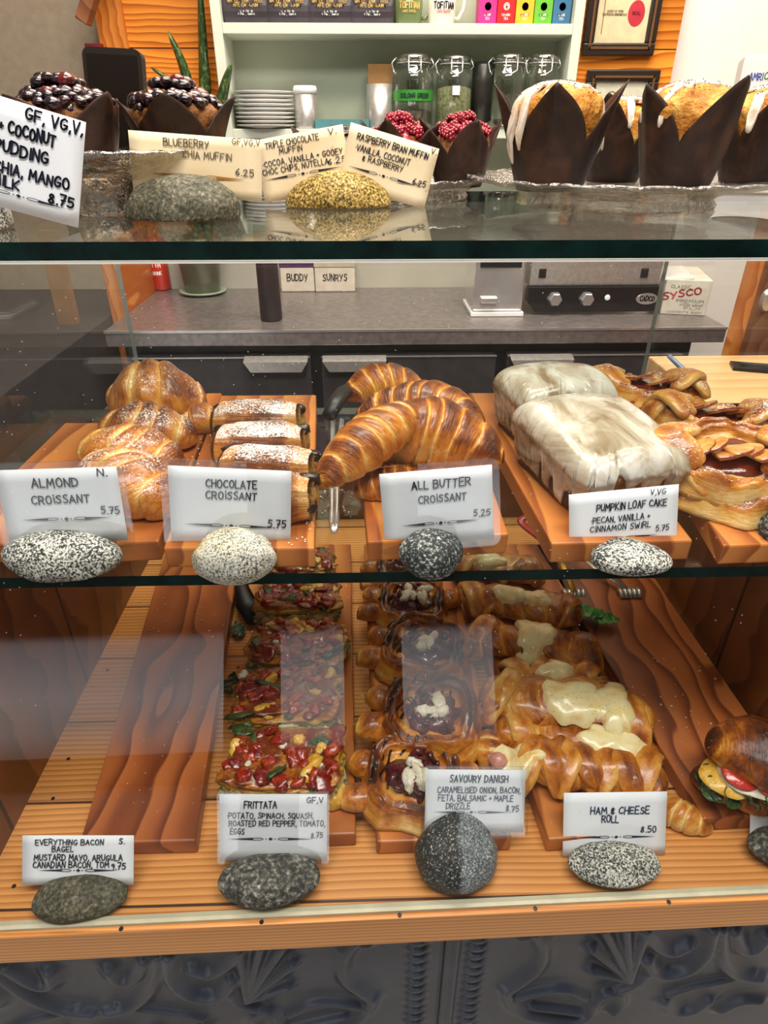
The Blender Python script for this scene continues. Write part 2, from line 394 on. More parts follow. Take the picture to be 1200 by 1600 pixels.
slab('top_glass', XL - .2, XR + .2, .512, YB + .01, ZT - .013, ZT, case)
mb = MB(); mb.box(XL - .2, XR + .2, .5125, .517, ZT - .0155, ZT - .0135); mb.build('seal_strip', M['white'], case)
# side walls: brown wood below the shelf, glass above
def side_wall(name, x0, x1, z0, z1, mat, m_edge):
    V = []; F = []; m = []; zs = np.linspace(z0, z1, 12)
    for z in zs: V += [(x0, py_of(z, x0) + .006, z), (x1, py_of(z, x0) + .006, z), (x1, YB, z), (x0, YB, z)]
    for i in range(11):
        for j in range(4):
            F.append((4 * i + j, 4 * i + (j + 1) % 4, 4 * i + 4 + (j + 1) % 4, 4 * i + 4 + j)); m.append(1 if j == 2 else 0)
    F += [(3, 2, 1, 0), (44, 45, 46, 47)]; m += [0, 0]
    mk(name, V, F, [mat, m_edge], case, smooth=False, mi=m)
for s, x in ((-1, XL), (1, XR)):
    x0, x1 = (x - .02, x) if s < 0 else (x, x + .02)
    side_wall('side_panel', x0, x1, ZF, ZM - .03, M['side_wood'], M['side_wood'])
    x0, x1 = (x - .006, x) if s < 0 else (x, x + .006)
    side_wall('side_glass', x0, x1, ZM - .03, ZT - .014, M['pane'], M['glass_rim'])
V = []; zs = np.linspace(ZF + .001, ZT - .0135, 30)
for z in zs: V += [(xa, py_of(z, xa), z), (xb, py_of(z, xb), z)]
mk('front_glass', V, gridf(30, 2), M['pane'], case)
mb = MB(); mb.box(XL, XR, YB - .012, YB, ZF, ZF + .10); mb.build('back_rail', M['side_wood'], case)

# embossed tin below the case
def tin_panel():
    nx, nz = 460, 130; X = np.linspace(XL - .06, XR + .06, nx); Z = np.linspace(.50, ZF - .043, nz)
    gx, gz = np.meshgrid(X, Z, indexing='ij'); H = np.zeros_like(gx)
    def ridge(pts, w, h, H):
        P = np.array(smo(pts, 3)); d = np.full(gx.shape, 9.0)
        for a, b in zip(P[:-1], P[1:]):
            ab = b - a; L = ab @ ab + 1e-9; t = np.clip(((gx - a[0]) * ab[0] + (gz - a[1]) * ab[1]) / L, 0, 1)
            d = np.minimum(d, np.hypot(gx - a[0] - t * ab[0], gz - a[1] - t * ab[1]))
        return np.maximum(H, h * np.exp(-(d / w) ** 2))
    def w2(x, y): p = PY(x, y, .2995); return np.array([p.x, p.z])
    seam = w2(690, 1520)[0]
    MOT = [([(835, 1455), (850, 1480), (845, 1510), (815, 1532), (795, 1545)], .008, .006), ([(815, 1462), (840, 1458), (850, 1470)], .007, .005),
           ([(790, 1545), (800, 1575), (840, 1590), (890, 1598), (925, 1590), (930, 1570)], .007, .006), ([(800, 1560), (840, 1550), (880, 1545), (915, 1562)], .006, .005), ([(830, 1572), (870, 1578), (905, 1585)], .005, .005),
           ([(930, 1570), (945, 1552), (968, 1552), (975, 1570), (960, 1585)], .006, .006), ([(968, 1548), (1000, 1535), (1012, 1520)], .006, .006),
           ([(1012, 1500), (1020, 1520), (1045, 1525), (1080, 1515), (1108, 1490), (1115, 1455)], .009, .007), ([(1010, 1455), (1025, 1480), (1050, 1492), (1075, 1480)], .009, .006), ([(1130, 1455), (1128, 1500), (1150, 1530), (1190, 1535)], .008, .006), ([(1150, 1460), (1160, 1490), (1185, 1488), (1200, 1470)], .009, .006),
           ([(1045, 1560), (1080, 1548), (1130, 1540), (1180, 1528)], .005, .004), ([(1040, 1570), (1055, 1590), (1090, 1585), (1110, 1570)], .008, .005), ([(1130, 1585), (1160, 1570), (1190, 1572)], .008, .005)]
    for a in ((-2.9, 62), (-2.45, 78), (-2.05, 92), (-1.65, 92), (-1.25, 78)):
        MOT.append(([(985, 1532), (985 + cos(a[0]) * a[1] * .5, 1532 + sin(a[0]) * a[1] * .5), (985 + cos(a[0]) * a[1], 1532 + sin(a[0]) * a[1])], .0062, .006))
    for shift in (0, 1, 2):
        for pts, w, h in MOT:
            q = [w2(*p) for p in pts]
            if shift == 1: q = [np.array([2 * seam - p[0], p[1]]) for p in q]
            if shift == 2: q = [np.array([p[0] - .66, p[1]]) for p in q]
            H = ridge(q, w, h, H)
    for off in (-.024, .031):
        for q in range(14):
            d = np.hypot((gx - seam - off) / 1.5, gz - (.728 - q * .0145)); H = np.maximum(H, .0035 * np.exp(-(d / .0062) ** 4))
    H = np.maximum(H, .003 * np.exp(-((gx - seam - .012) / .003) ** 2)); H = H - .005 * np.exp(-((gx - seam) / .0012) ** 2)
    H += fbm(np.stack([gx, gz, gx * 0], -1), 9, 2) * .0012
    V = np.stack([gx, .2995 + .02 * gx - H * 1.45, gz], -1).reshape(-1, 3)
    o = mk('tin_panel', V, gridf(nx, nz), M['tin'], case)
    o.modifiers.new('solid', 'SOLIDIFY').thickness = .0015
tin_panel()
boxo('plinth', XL - .06, XR + .06, .312, YB, .0, ZF - .043, M['drawer'], case)
# ================================================================== handwriting
GL = {'A': '0,0 1.6,6 3.4,0;.7,2.1 2.9,2.1', 'B': '~0,0 0,6;~0,6 2.6,6 3,4.6 2.4,3.3 .2,3.2;~.2,3.2 3,3 3.4,1.4 2.6,0 0,0', 'C': '~3.2,5 2.2,6.1 .6,5 0,3 .5,.8 2,0 3.3,1',
 'D': '0,0 0,6;~-.3,6 2.4,5.8 3.4,3.4 2.6,.6 -.3,0', 'E': '3,6 0,6 0,0 3.1,0;0,3.1 2.5,3.1', 'F': '3,6 0,6 0,0;0,3.1 2.4,3.1', 'G': '~3.1,5.2 2,6.1 .6,5 0,3 .6,.6 2,0 3.2,1.2 3.2,2.6;3.4,2.6 1.8,2.6',
 'H': '0,0 0,6;3,0 3,6;0,3 3,3', 'I': '.5,0 .5,6', 'i': '.5,0 .5,4;.5,5.4 .55,5.9', 'J': '~2.4,6 2.4,1.4 1.4,0 0,1', 'K': '0,0 0,6;3,6 .2,2.8 3.2,0', 'L': '0,6 0,0 2.7,0', 'M': '0,0 .5,6 2,2.2 3.5,6 4,0',
 'N': '0,0 .2,6 2.9,0 3.1,6', 'O': '~1.7,6 .4,5.2 0,3 .5,.6 1.7,0 3,.8 3.4,3 2.9,5.2 1.7,6', 'P': '0,0 0,6;~-.2,6 2.8,5.8 3.1,4.3 2.4,3 .1,2.8', 'Q': '~1.7,6 .4,5.2 0,3 .5,.6 1.7,0 3,.8 3.4,3 2.9,5.2 1.7,6;2,1.6 3.6,-.5',
 'R': '0,0 0,6;~-.2,6 2.8,5.8 3,4.4 2.3,3.1 .2,2.9;1.4,3 3.2,0', 'S': '~3,5.3 1.8,6.1 .4,5.2 .6,3.8 2.6,2.7 3,1.2 1.8,0 .1,.8', 'T': '0,6 3.4,6;1.7,6 1.6,0', 'U': '~0,6 .1,1.4 1.5,0 2.9,1.3 3,6', 'V': '0,6 1.6,0 3.2,6',
 'W': '0,6 .9,0 2.1,4 3.2,0 4.2,6', 'X': '0,0 3.1,6;0,6 3.1,0', 'Y': '0,6 1.6,3;3.2,6 1,0', 'Z': '0,6 3,6 0,0 3.2,0', '0': '~1.5,6 .3,5 0,3 .4,.8 1.5,0 2.7,1 3,3 2.6,5.2 1.5,6', '1': '0,4.8 1,6 1,0', '2': '~.1,4.8 1.2,6 2.6,5.2 2.2,3.4 0,0;0,0 3,.1',
 '3': '~.2,5.4 1.6,6 2.8,5 1.2,3.2;~1.2,3.2 3,2 1.8,0 0,.7', '4': '2,6 0,2 3,2;2.2,4 2.1,0', '5': '2.8,6 .5,6 .3,3.4;~.3,3.4 2.2,3.8 3,2 1.8,0 0,.6', '6': '~2.4,6 .6,4 0,1.8 1.4,0 2.8,1.5 1.6,3.1 .2,2', '7': '0,6 2.9,6 1,0;.7,3 2.6,3', '8': '~1.5,3.2 .3,4.5 1.5,6 2.7,4.7 1.5,3.2 0,1.5 1.5,0 3,1.5 1.5,3.2',
 '9': '~2.8,4.4 1.4,6 .2,4.6 1.3,3.2 2.8,4.5;2.8,4.5 2.2,0', '.': '.3,0 .6,.25', ',': '.6,.5 .1,-1.1', '+': '0,3 2.4,3;1.2,1.8 1.2,4.2', '&': '2.8,4 .5,4.6 .5,3 2,2.8 .4,2.4 .3,.8 2.9,.9;1.6,5.6 1.6,-.2', '-': '.1,2.8 1.3,2.8', '*': '.3,2.8 .6,3.1', '(': '1,6.5 .2,3 1,-.5', "'": '.3,6 .2,5'}
def chaikin(P, n): return [tuple(p) for p in smo(P, n)]
def ink_strokes(strokes, w, V, F, zoff=0.0):
    for P in strokes:
        P = [np.array(p) for p in P]
        for a, b in zip(P[:-1], P[1:]):
            d = b - a; L = np.hypot(*d)
            if L < 1e-7: continue
            n = np.array([-d[1], d[0]]) / L * w / 2; k = len(V)
            V += [(*(a + n), zoff), (*(a - n), zoff), (*(b - n), zoff), (*(b + n), zoff)]; F.append((k, k + 1, k + 2, k + 3))
        for p in P:
            k = len(V); V += [(p[0] + w / 2 * cos(q * pi / 4), p[1] + w / 2 * sin(q * pi / 4), zoff) for q in range(8)]; F.append(tuple(range(k, k + 8)))
def text_geo(s, x0, x1, y, h, V, F, w=.15, jit=.05, slant=.04, rise=0.0, seed=1, zoff=.0):
    rng = random.Random(seed + len(s) * 13); adv = []
    for ch in s:
        if ch == ' ': adv.append(2.4); continue
        xs = [float(p.split(',')[0]) for st in GL[ch].split(';') for p in st.replace('~', '').split()]
        adv.append(max(xs) + 1.1)
    tot = sum(adv) - 1.1; sx = (x1 - x0) / tot; sy = h / 6; x = 0.0
    for ch, a in zip(s, adv):
        if ch != ' ':
            dy = rng.uniform(-.35, .35); sc = rng.uniform(.93, 1.08)
            for st in GL[ch].split(';'):
                cur = st.startswith('~'); P = [tuple(map(float, p.split(','))) for p in st.replace('~', '').split()]
                P = [(q[0] + rng.uniform(-jit, jit) * 3, (q[1] + rng.uniform(-jit, jit) * 3) * sc + dy) for q in P]
                if cur: P = chaikin(P, 2)
                P = [(x0 + (x + q[0]) * sx + q[1] * sy * slant, y + q[1] * sy + (x + q[0]) / tot * rise) for q in P]
                ink_strokes([P], h * w, V, F, zoff)
        x += a
def lettering(lines, W, H, parent, mat, name='lettering', w=.15, zoff=.0009, jit=.05):
    """lines: (text, left, right, baseline, height) in fractions of the card, measured from its top left"""
    V = []; F = []
    for i, (s, a, b, v, h) in enumerate(lines):
        text_geo(s, (a - .5) * W, (b - .5) * W, (1 - v) * H, h * H, V, F, w, jit, seed=i * 7 + len(s))
    return mk(name, [(v[0], v[1], zoff) for v in V], F, mat, parent, smooth=False)
def ornament(W, H, a, b, v, parent, mat, zoff=.0009):
    """a ruled divider: two drawn-out loops and a diamond"""
    V = []; F = []; y = (1 - v) * H; x0, x1 = (a - .5) * W, (b - .5) * W; L = x1 - x0; t = .0042 * W; c = (x0 + x1) / 2
    for s, xa in ((1, x0), (-1, x1)):
        k = len(V); xb = c - s * .075 * L; xm = c - s * .2 * L
        V += [(xa, y, zoff), (xm, y + 2.6 * t, zoff), (xm, y - 2.6 * t, zoff)]; F.append((k, k + 2, k + 1) if s > 0 else (k, k + 1, k + 2))
        loop = [(xm, y + 2.2 * t), (c - s * .12 * L, y + 2.8 * t), (xb, y), (c - s * .12 * L, y - 2.8 * t), (xm, y - 2.2 * t)]
        ink_strokes([chaikin(loop, 2)], 1.3 * t, V, F, zoff)
        k = len(V); V += [(c - s * .052 * L + 1.5 * t * cos(q * pi / 4), y + 1.5 * t * sin(q * pi / 4), zoff) for q in range(8)]; F.append(tuple(range(k, k + 8)))
    k = len(V); V += [(c - .028 * L, y, zoff), (c, y - 3.6 * t, zoff), (c + .028 * L, y, zoff), (c, y + 3.6 * t, zoff)]; F.append((k, k + 1, k + 2, k + 3))
    return mk('divider', V, F, mat, parent, smooth=False)
def rrect(x0, x1, y0, y1, r, n=5):
    P = []
    for cx, cy, a0 in ((x1 - r, y1 - r, 0), (x0 + r, y1 - r, 90), (x0 + r, y0 + r, 180), (x1 - r, y0 + r, 270)):
        for k in range(n + 1):
            a = radians(a0 + 90 * k / n); P.append((cx + r * cos(a), cy + r * sin(a)))
    return P
def plate_geo(P, z0, z1):
    n = len(P); V = [(*p, z0) for p in P] + [(*p, z1) for p in P]
    return V, [tuple(range(n))[::-1], tuple(range(n, 2 * n))] + [(i, (i + 1) % n, n + (i + 1) % n, n + i) for i in range(n)]
def card(label, px, Y0, lean, lines, mat='card', ink='ink', rule=None, lam=0.0, turn=0.0, w=.15, group='handwritten price cards', rule_ink=None, curl=.0):
    """px: the four corners of the paper (tl, tr, br, bl); the card stands in a plane through Y0 leaning back by 'lean'"""
    lean = radians(lean); tl, tr, br, bl = px
    P0 = PY((bl[0] + br[0]) / 2, (bl[1] + br[1]) / 2, Y0); n = Vector((sin(radians(turn)) * cos(lean), -cos(radians(turn)) * cos(lean), sin(lean)))
    def hit(p):
        d = Vector(ray(*p)); c = Vector(_C); return c + d * ((P0 - c).dot(n) / d.dot(n))
    a, b, c, d = (hit(p) for p in px)
    ex = ((b - a) + (c - d)).normalized(); ex = (ex - n * ex.dot(n)).normalized(); ey = n.cross(ex)
    W = ((b - a).length + (c - d).length) / 2; H = ((a - d).dot(ey) + (b - c).dot(ey)) / 2
    org = (c + d) / 2
    V = []; nx, ny = 9, 7; F = gridf(nx, ny)
    for i in range(nx):
        for j in range(ny):
            u, v = i / (nx - 1), j / (ny - 1); V.append(((u - .5) * W, v * H, 0))
    o = mk('price_card', V, F, M[mat]); m = o.modifiers.new('solid', 'SOLIDIFY'); m.thickness = .0006; m.offset = -1
    o.matrix_world = Matrix(((ex.x, ey.x, n.x, org.x), (ex.y, ey.y, n.y, org.y), (ex.z, ey.z, n.z, org.z), (0, 0, 0, 1)))
    tag(o, label, 'price card', group)
    if lines: lettering(lines, W, H, o, M[ink], w=w)
    if rule: ornament(W, H, *rule, o, M[rule_ink or ink])
    if lam:
        V, F = plate_geo(rrect(-W / 2 - lam, W / 2 + lam, -lam, H + lam, lam * 1.3), -.0011, .0013)
        mk('laminate_sleeve', V, F, M['laminate'], o, smooth=False)
    return o

# ================================================================== pebbles
def granite(name, stops, sc=420, tintn=None, rough=.7):
    t = NT(name); v = t.co('Object'); n = t.noise(v, sc, 2, .7); n2 = t.noise(v, 45, 3); k = t.math('ADD', n, t.math('MULTIPLY', t.math('SUBTRACT', n2, .5), .28))
    c = t.ramp(k, stops)
    if tintn: c = t.mix(t.ramp(t.noise(v, 22, 3), [(.4, 0.0), (.62, 1.0)]), c, tintn, 'MULTIPLY')
    return t.pbr(c, rough, .35, bump=t.bump(t.math('ADD', n, n2), .25, .0015))
R_SALT = granite('salt and pepper granite', [(.40, (.02, .022, .025)), (.49, (.10, .11, .11)), (.53, (.46, .47, .42)), (.64, (.70, .69, .60))], 560)
R_PALE = granite('pale speckled granite', [(.36, (.05, .055, .055)), (.44, (.30, .31, .28)), (.55, (.58, .58, .50)), (.7, (.72, .69, .56))], 640, (1.0, .86, .55))
R_DARK = granite('dark speckled stone', [(.42, (.016, .02, .022)), (.53, (.05, .06, .062)), (.60, (.24, .26, .25)), (.7, (.55, .55, .50))], 430)
R_GREY = granite('grey green pitted stone', [(.34, (.03, .03, .018)), (.5, (.085, .08, .052)), (.64, (.17, .155, .105)), (.75, (.34, .31, .22))], 300)
R_GOLD = granite('golden speckled stone', [(.36, (.04, .025, .006)), (.46, (.18, .11, .02)), (.56, (.44, .29, .065)), (.68, (.74, .58, .26))], 420)
R_BASE = granite('charcoal stone', [(.38, (.025, .027, .025)), (.5, (.075, .075, .066)), (.6, (.17, .165, .14)), (.72, (.42, .40, .34))], 260)
R_BLUE = granite('wet two tone stone', [(.42, (.012, .014, .014)), (.52, (.035, .045, .05)), (.6, (.15, .17, .18)), (.68, (.62, .62, .58))], 430)
def two_tone():
    t = NT('half dry speckled stone'); v = t.co('Object', rnd=False); n = t.noise(v, 560, 2, .7); b = t.noise(v, 40, 3); s = t.n('SeparateXYZ'); t.set(s.inputs[0], v)
    k = t.math('MULTIPLY', t.math('ADD', t.math('ADD', s.outputs[0], .002), t.math('MULTIPLY', t.math('SUBTRACT', b, .5), .02)), 260.0, clamp=True)
    wet = t.ramp(n, [(.42, (.010, .012, .012)), (.55, (.03, .035, .035)), (.63, (.20, .20, .18)), (.70, (.70, .68, .58))]); dry = t.ramp(n, [(.38, (.06, .07, .08)), (.5, (.14, .165, .18)), (.6, (.30, .33, .34)), (.7, (.60, .62, .62))])
    return t.pbr(t.mix(k, wet, dry), .5, .4, bump=t.bump(n, .25, .0015))
R_BLUE = two_tone()
def pebble(label, cx, wpx, Y, z0, b, c, mat, seed=0, rx=0, rz=0, flat=.85, egg=.12, group='pebbles holding the price cards', name='pebble'):
    dep = DEP(PZ(cx, 800, z0)) if False else None
    zc = z0 + c * flat; cpt = PY(cx, 800, Y); p = Vector((0, Y, zc)); dep = DEP(p); x = None
    # x of the centre on the ray column
    d = ray(cx, 800); f = (np.array((0, Y, zc)) - _C) @ _fw
    x = float(((cx - 600) / FPX * f + sin(YAW) * Y) / cos(YAW)) if True else 0
    f = (np.array((x, Y, zc)) - _C) @ _fw; x = float(((cx - 600) / FPX * f + sin(YAW) * Y) / cos(YAW))
    a = wpx * f / FPX / 2; nu, nv = 72, 40; V = []
    th = np.linspace(0, 2 * pi, nu, endpoint=False); ph = np.linspace(-pi / 2, pi / 2, nv)
    T, Pp = np.meshgrid(th, ph, indexing='ij'); D = np.stack([np.cos(T) * np.cos(Pp), np.sin(T) * np.cos(Pp), np.sin(Pp)], -1)
    q = 1 + fbm(D, 1.1, 2, seed) * egg + fbm(D, 4, 2, seed + 3) * .018
    S = D * q[..., None] * np.array([a, b, c]) / (1 + egg * .2)
    S[..., 0] *= 1 + .10 * D[..., 2] * (1 if seed % 2 else -1)
    if rx:
        r = radians(rx); y, zz = S[..., 1] * cos(r) - S[..., 2] * sin(r), S[..., 1] * sin(r) + S[..., 2] * cos(r); S[..., 1] = y; S[..., 2] = zz
    lo = S[..., 2].min(); fl = -c * flat if not rx else lo * flat
    zc = z0 - fl
    S[..., 2] = np.where(S[..., 2] < fl, fl + (S[..., 2] - fl) * .04, S[..., 2]); S[..., 2] -= S[..., 2].min()
    o = mk(name, S.reshape(-1, 3), gridf(nu, nv, cu=True), mat, loc=(x, Y, z0 + .0004), rot=(0, 0, rz))
    tag(o, label, 'pebble', group); return o

# ================================================================== serving boards
def serving_board(label, fl, fr, br, bl, z0, th=.019, mat='board', group='wooden serving boards', worn=True):
    zt = z0 + th; c = [PZ(*p, zt) for p in (fl, fr, br, bl)]; o0 = (c[0] + c[1]) / 2
    c = [Vector((min(max(p.x, -.340), .420), p.y, p.z)) for p in c]; o0 = (c[0] + c[1]) / 2
    top = [(p.x - o0.x, p.y - o0.y, th) for p in c]; lo = [(p[0], p[1], 0) for p in top]
    o = MB().hexa(lo, top).build('serving_board', M[mat], bevel=.0018, loc=(o0.x, o0.y, z0 + .0004)); tag(o, label, 'serving board', group)
    return o
G1 = 'boards on the middle shelf'; G2 = 'boards on the case floor'
serving_board('orange-brown board in the left corner of the middle shelf, mostly bare', (-150, 850), (112, 852), (236, 661), (47, 661), ZM, group=G1)
serving_board('narrow board under the pile of almond croissants', (116, 852), (247, 846), (347, 614), (235, 616), ZM, group=G1)
serving_board('sugar-dusted board under the chocolate croissants', (255, 857), (491, 857), (494, 617), (345, 618), ZM, group=G1)
serving_board('short board under the heap of butter croissants', (574, 848), (795, 835), (727, 640), (556, 640), ZM, group=G1)
serving_board('board carrying the glazed pumpkin loaf cake', (862, 850), (1083, 845), (905, 613), (731, 614), ZM, group=G1)
serving_board('board under the apple danishes at the right end of the shelf', (1130, 853), (1330, 846), (1120, 640), (1000, 642), ZM, group=G1)
serving_board('bare dark red board with bold wavy grain, left on the case floor', (124, 1318), (305, 1314), (377, 850), (262, 850), ZF, mat='board_b', group=G2)
serving_board('board beneath the row of frittata squares', (352, 1310), (556, 1303), (548, 850), (420, 850), ZF, group=G2)
serving_board('board beneath the dark savoury danishes', (588, 1316), (800, 1310), (700, 850), (569, 850), ZF, group=G2)
serving_board('board beneath the ham and cheese rolls', (857, 1312), (1010, 1302), (862, 850), (697, 850), ZF, group=G2)
serving_board('wide reddish board by the right wall, holding the bagel sandwich', (1100, 1280), (1318, 1270), (985, 850), (836, 850), ZF, mat='board_b', group=G2)

# ---- pebbles and cards, middle shelf
pebble('salt and pepper pebble in front of the almond croissant card', 101, 184, .414, ZM, .023, .020, R_SALT, 1)
pebble('pale yellowish pebble in front of the chocolate croissant card', 366, 132, .409, ZM, .024, .022, R_PALE, 2)
pebble('small dark pebble in front of the all butter croissant card', 672, 100, .410, ZM, .023, .0195, R_DARK, 3)
pebble('dark salt and pepper pebble in front of the pumpkin loaf card', 985, 122, .410, ZM, .021, .0125, R_SALT, 4)
pebble('pebble cut by the right edge of the photo on the middle shelf', 1226, 86, .428, ZM, .024, .021, R_DARK, 5)
card('laminated almond croissant card priced 5.75', [(0, 735), (188, 729), (202, 844), (14, 850)], .429, 12,
     [('ALMOND', .29, .67, .24, .115), ('CROiSSANT', .26, .74, .46, .11), ('N.', .84, .92, .11, .10), ('5.75', .82, .97, .62, .10)], rule=(.14, .90, .67), lam=.0055)
card('laminated chocolate croissant card priced 5.75', [(267, 727), (458, 737), (455, 853), (267, 846)], .429, 12,
     [('CHOCOLATE', .305, .72, .25, .10), ('CROiSSANT', .30, .72, .40, .10), ('5.75', .81, .96, .75, .10)], rule=(.11, .90, .75), lam=.0055)
card('laminated all butter croissant card priced 5.25', [(594, 740), (770, 727), (772, 841), (602, 857)], .428, 12,
     [('ALL BUTTER', .28, .80, .24, .105), ('CROiSSANT', .33, .76, .43, .10), ('5.25', .82, .97, .66, .085)], rule=(.16, .88, .71), lam=.0055)
card('white pumpkin loaf cake card priced 5.75', [(893, 772), (1065, 757), (1056, 862), (890, 879)], .424, 14,
     [('V,VG', .74, .88, .11, .075), ('PUMPKIN LOAF CAKE', .25, .89, .28, .10), ('*PECAN, VANILLA +', .20, .74, .45, .085), ('CINNAMON SWIRL', .19, .75, .58, .085), ('5.75', .80, .92, .65, .08)], rule=(.09, .83, .70))
card('laminated card cut by the right edge above the apple danish', [(1192, 735), (1380, 732), (1384, 846), (1196, 850)], .420, 12,
     [], rule=(.13, .9, .70), lam=.0055)

# ---- pebbles and cards, case floor
pebble('grey green pebble holding the everything bacon bagel card', 125, 146, .311, ZF, .0225, .0125, R_GREY, 6)
pebble('charcoal mottled pebble holding the frittata card', 422, 157, .317, ZF, .0235, .0185, R_BASE, 7)
pebble('big leaning two tone stone holding the savoury danish card', 714, 136, .334, ZF, .036, .026, R_BLUE, 8, rx=24, egg=.2)
pebble('oval black and white pebble holding the ham and cheese roll card', 959, 148, .325, ZF, .021, .0145, R_SALT, 9)
pebble('dark pebble cut by the right edge of the photo on the case floor', 1234, 130, .336, ZF, .021, .017, R_BASE, 10)
card('narrow everything bacon bagel card priced 9.75', [(13, 1306), (190, 1305), (207, 1383), (36, 1382)], .3185, 30,
     [('EVERYTHING BACON', .12, .73, .18, .11), ('BAGEL', .27, .46, .32, .11), ('S.', .87, .92, .16, .12), ('MUSTARD MAYO, ARUGULA', .11, .90, .50, .12), ('CANADIAN BACON, TOM', .10, .78, .64, .12), ('9.75', .80, .93, .68, .13)], rule=(.14, .87, .695), w=.17)
card('frittata card with ingredients priced 8.75', [(343, 1241), (511, 1241), (511, 1346), (343, 1346)], .331, 26,
     [('FRITTATA', .23, .53, .20, .10), ('GF,V', .81, .96, .12, .085), ('*POTATO, SPINACH, SQUASH,', .07, .87, .35, .08), ('ROASTED RED PEPPER, TOMATO,', .09, .98, .465, .08), ('EGGS', .10, .23, .585, .08), ('8.75', .85, .96, .64, .08)], rule=(.07, .88, .655), lam=.002)
card('tilted laminated savoury danish card priced 8.75', [(676, 1203), (832, 1203), (818, 1301), (663, 1299)], .346, 26,
     [('SAVOURY DANISH', .24, .82, .19, .11), ('CARAMELISED ONION, BACON,', .12, .95, .36, .09), ('FETA, BALSAMIC + MAPLE', .13, .88, .49, .09), ('DRIZZLE', .21, .45, .62, .09), ('8.75', .81, .94, .66, .095)], ink='ink_b', rule=(.08, .85, .67), lam=.0035)
card('white ham and cheese roll card priced 8.50', [(884, 1239), (1045, 1237), (1039, 1336), (879, 1339)], .339, 26,
     [('HAM & CHEESE', .26, .83, .33, .11), ('ROLL', .37, .53, .46, .11), ('8.50', .75, .90, .63, .095)], ink='ink_b', rule=(.13, .90, .69))
card('card cut by the right edge below the bagel sandwich', [(1184, 1226), (1345, 1222), (1335, 1316), (1170, 1324)], .348, 26,
     [], rule=(.12, .9, .70))

# ---- pebbles and cards, glass top
pebble('grey green pitted pebble under the blueberry muffin card', 289, 182, .655, ZT, .036, .032, R_GREY, 11, flat=.12)
pebble('golden speckled pebble gripping two cream cards', 526, 166, .765, ZT, .036, .030, R_GOLD, 12, flat=.12)
pebble('black and white pebble at the left edge of the glass top', -28, 78, .585, ZT, .03, .030, R_SALT, 13, flat=.2)
card('card standing behind the right glass plate', [(1180, 250), (1330, 255), (1318, 330), (1166, 318)], .965, 6, [], 'cream', 'ink')
pebble('pebble behind the right glass plate', 1125, 90, .985 - .03, ZT, .024, .030, R_DARK, 14, flat=.2)
card('close white coconut chia pudding card tilted at the left edge', [(-58, 135), (140, 190), (124, 359), (-72, 302)], .572, 4,
     [('GF, VG,V,', .53, .98, .13, .10), ('+ COCONUT', .33, .77, .30, .105), ('PUDDING', .30, .72, .48, .105), ('CHIA, MANGO', .30, .90, .665, .10), ('MILK', .29, .50, .79, .095), ('8.75', .74, .95, .83, .10)], ink='ink', rule=(.10, .90, .845), turn=8, w=.20)
card('cream blueberry chia muffin card priced 6.25', [(213, 205), (413, 218), (413, 316), (205, 300)], .668, 6,
     [('BLUEBERRY', .26, .60, .20, .115), ('CHIA MUFFIN', .40, .77, .37, .11), ('GF,VG,V', .78, .99, .10, .09), ('6.25', .80, .94, .60, .11)], 'cream', 'ink_g', rule=(.12, .88, .66), rule_ink='ink_o')
card('cream triple chocolate muffin card, left one of the pair in the golden pebble', [(404, 218), (544, 193), (552, 292), (414, 318)], .772, 6,
     [('TRIPLE CHOCOLATE', .13, .72, .16, .09), ('V.', .83, .92, .12, .09), ('MUFFIN', .27, .52, .28, .085), ('*COCOA, VANILLA + GOOEY', .06, .95, .44, .09), ('CHOC CHIPS, NUTELLA', .04, .78, .56, .09), ('6.25', .77, .98, .575, .09)], 'cream', 'ink', rule=(.04, .92, .64))
card('cream raspberry bran muffin card, right one of the pair in the golden pebble', [(551, 192), (688, 233), (663, 327), (528, 288)], .767, 6,
     [('RASPBERRY BRAN MUFFIN', .10, .90, .22, .10), ('V.', .92, .98, .11, .09), ('*VANILLA, COCONUT', .10, .72, .39, .095), ('& RASPBERRY', .20, .66, .52, .09), ('6.25', .80, .95, .66, .095)], 'cream', 'ink', rule=(.06, .88, .665))
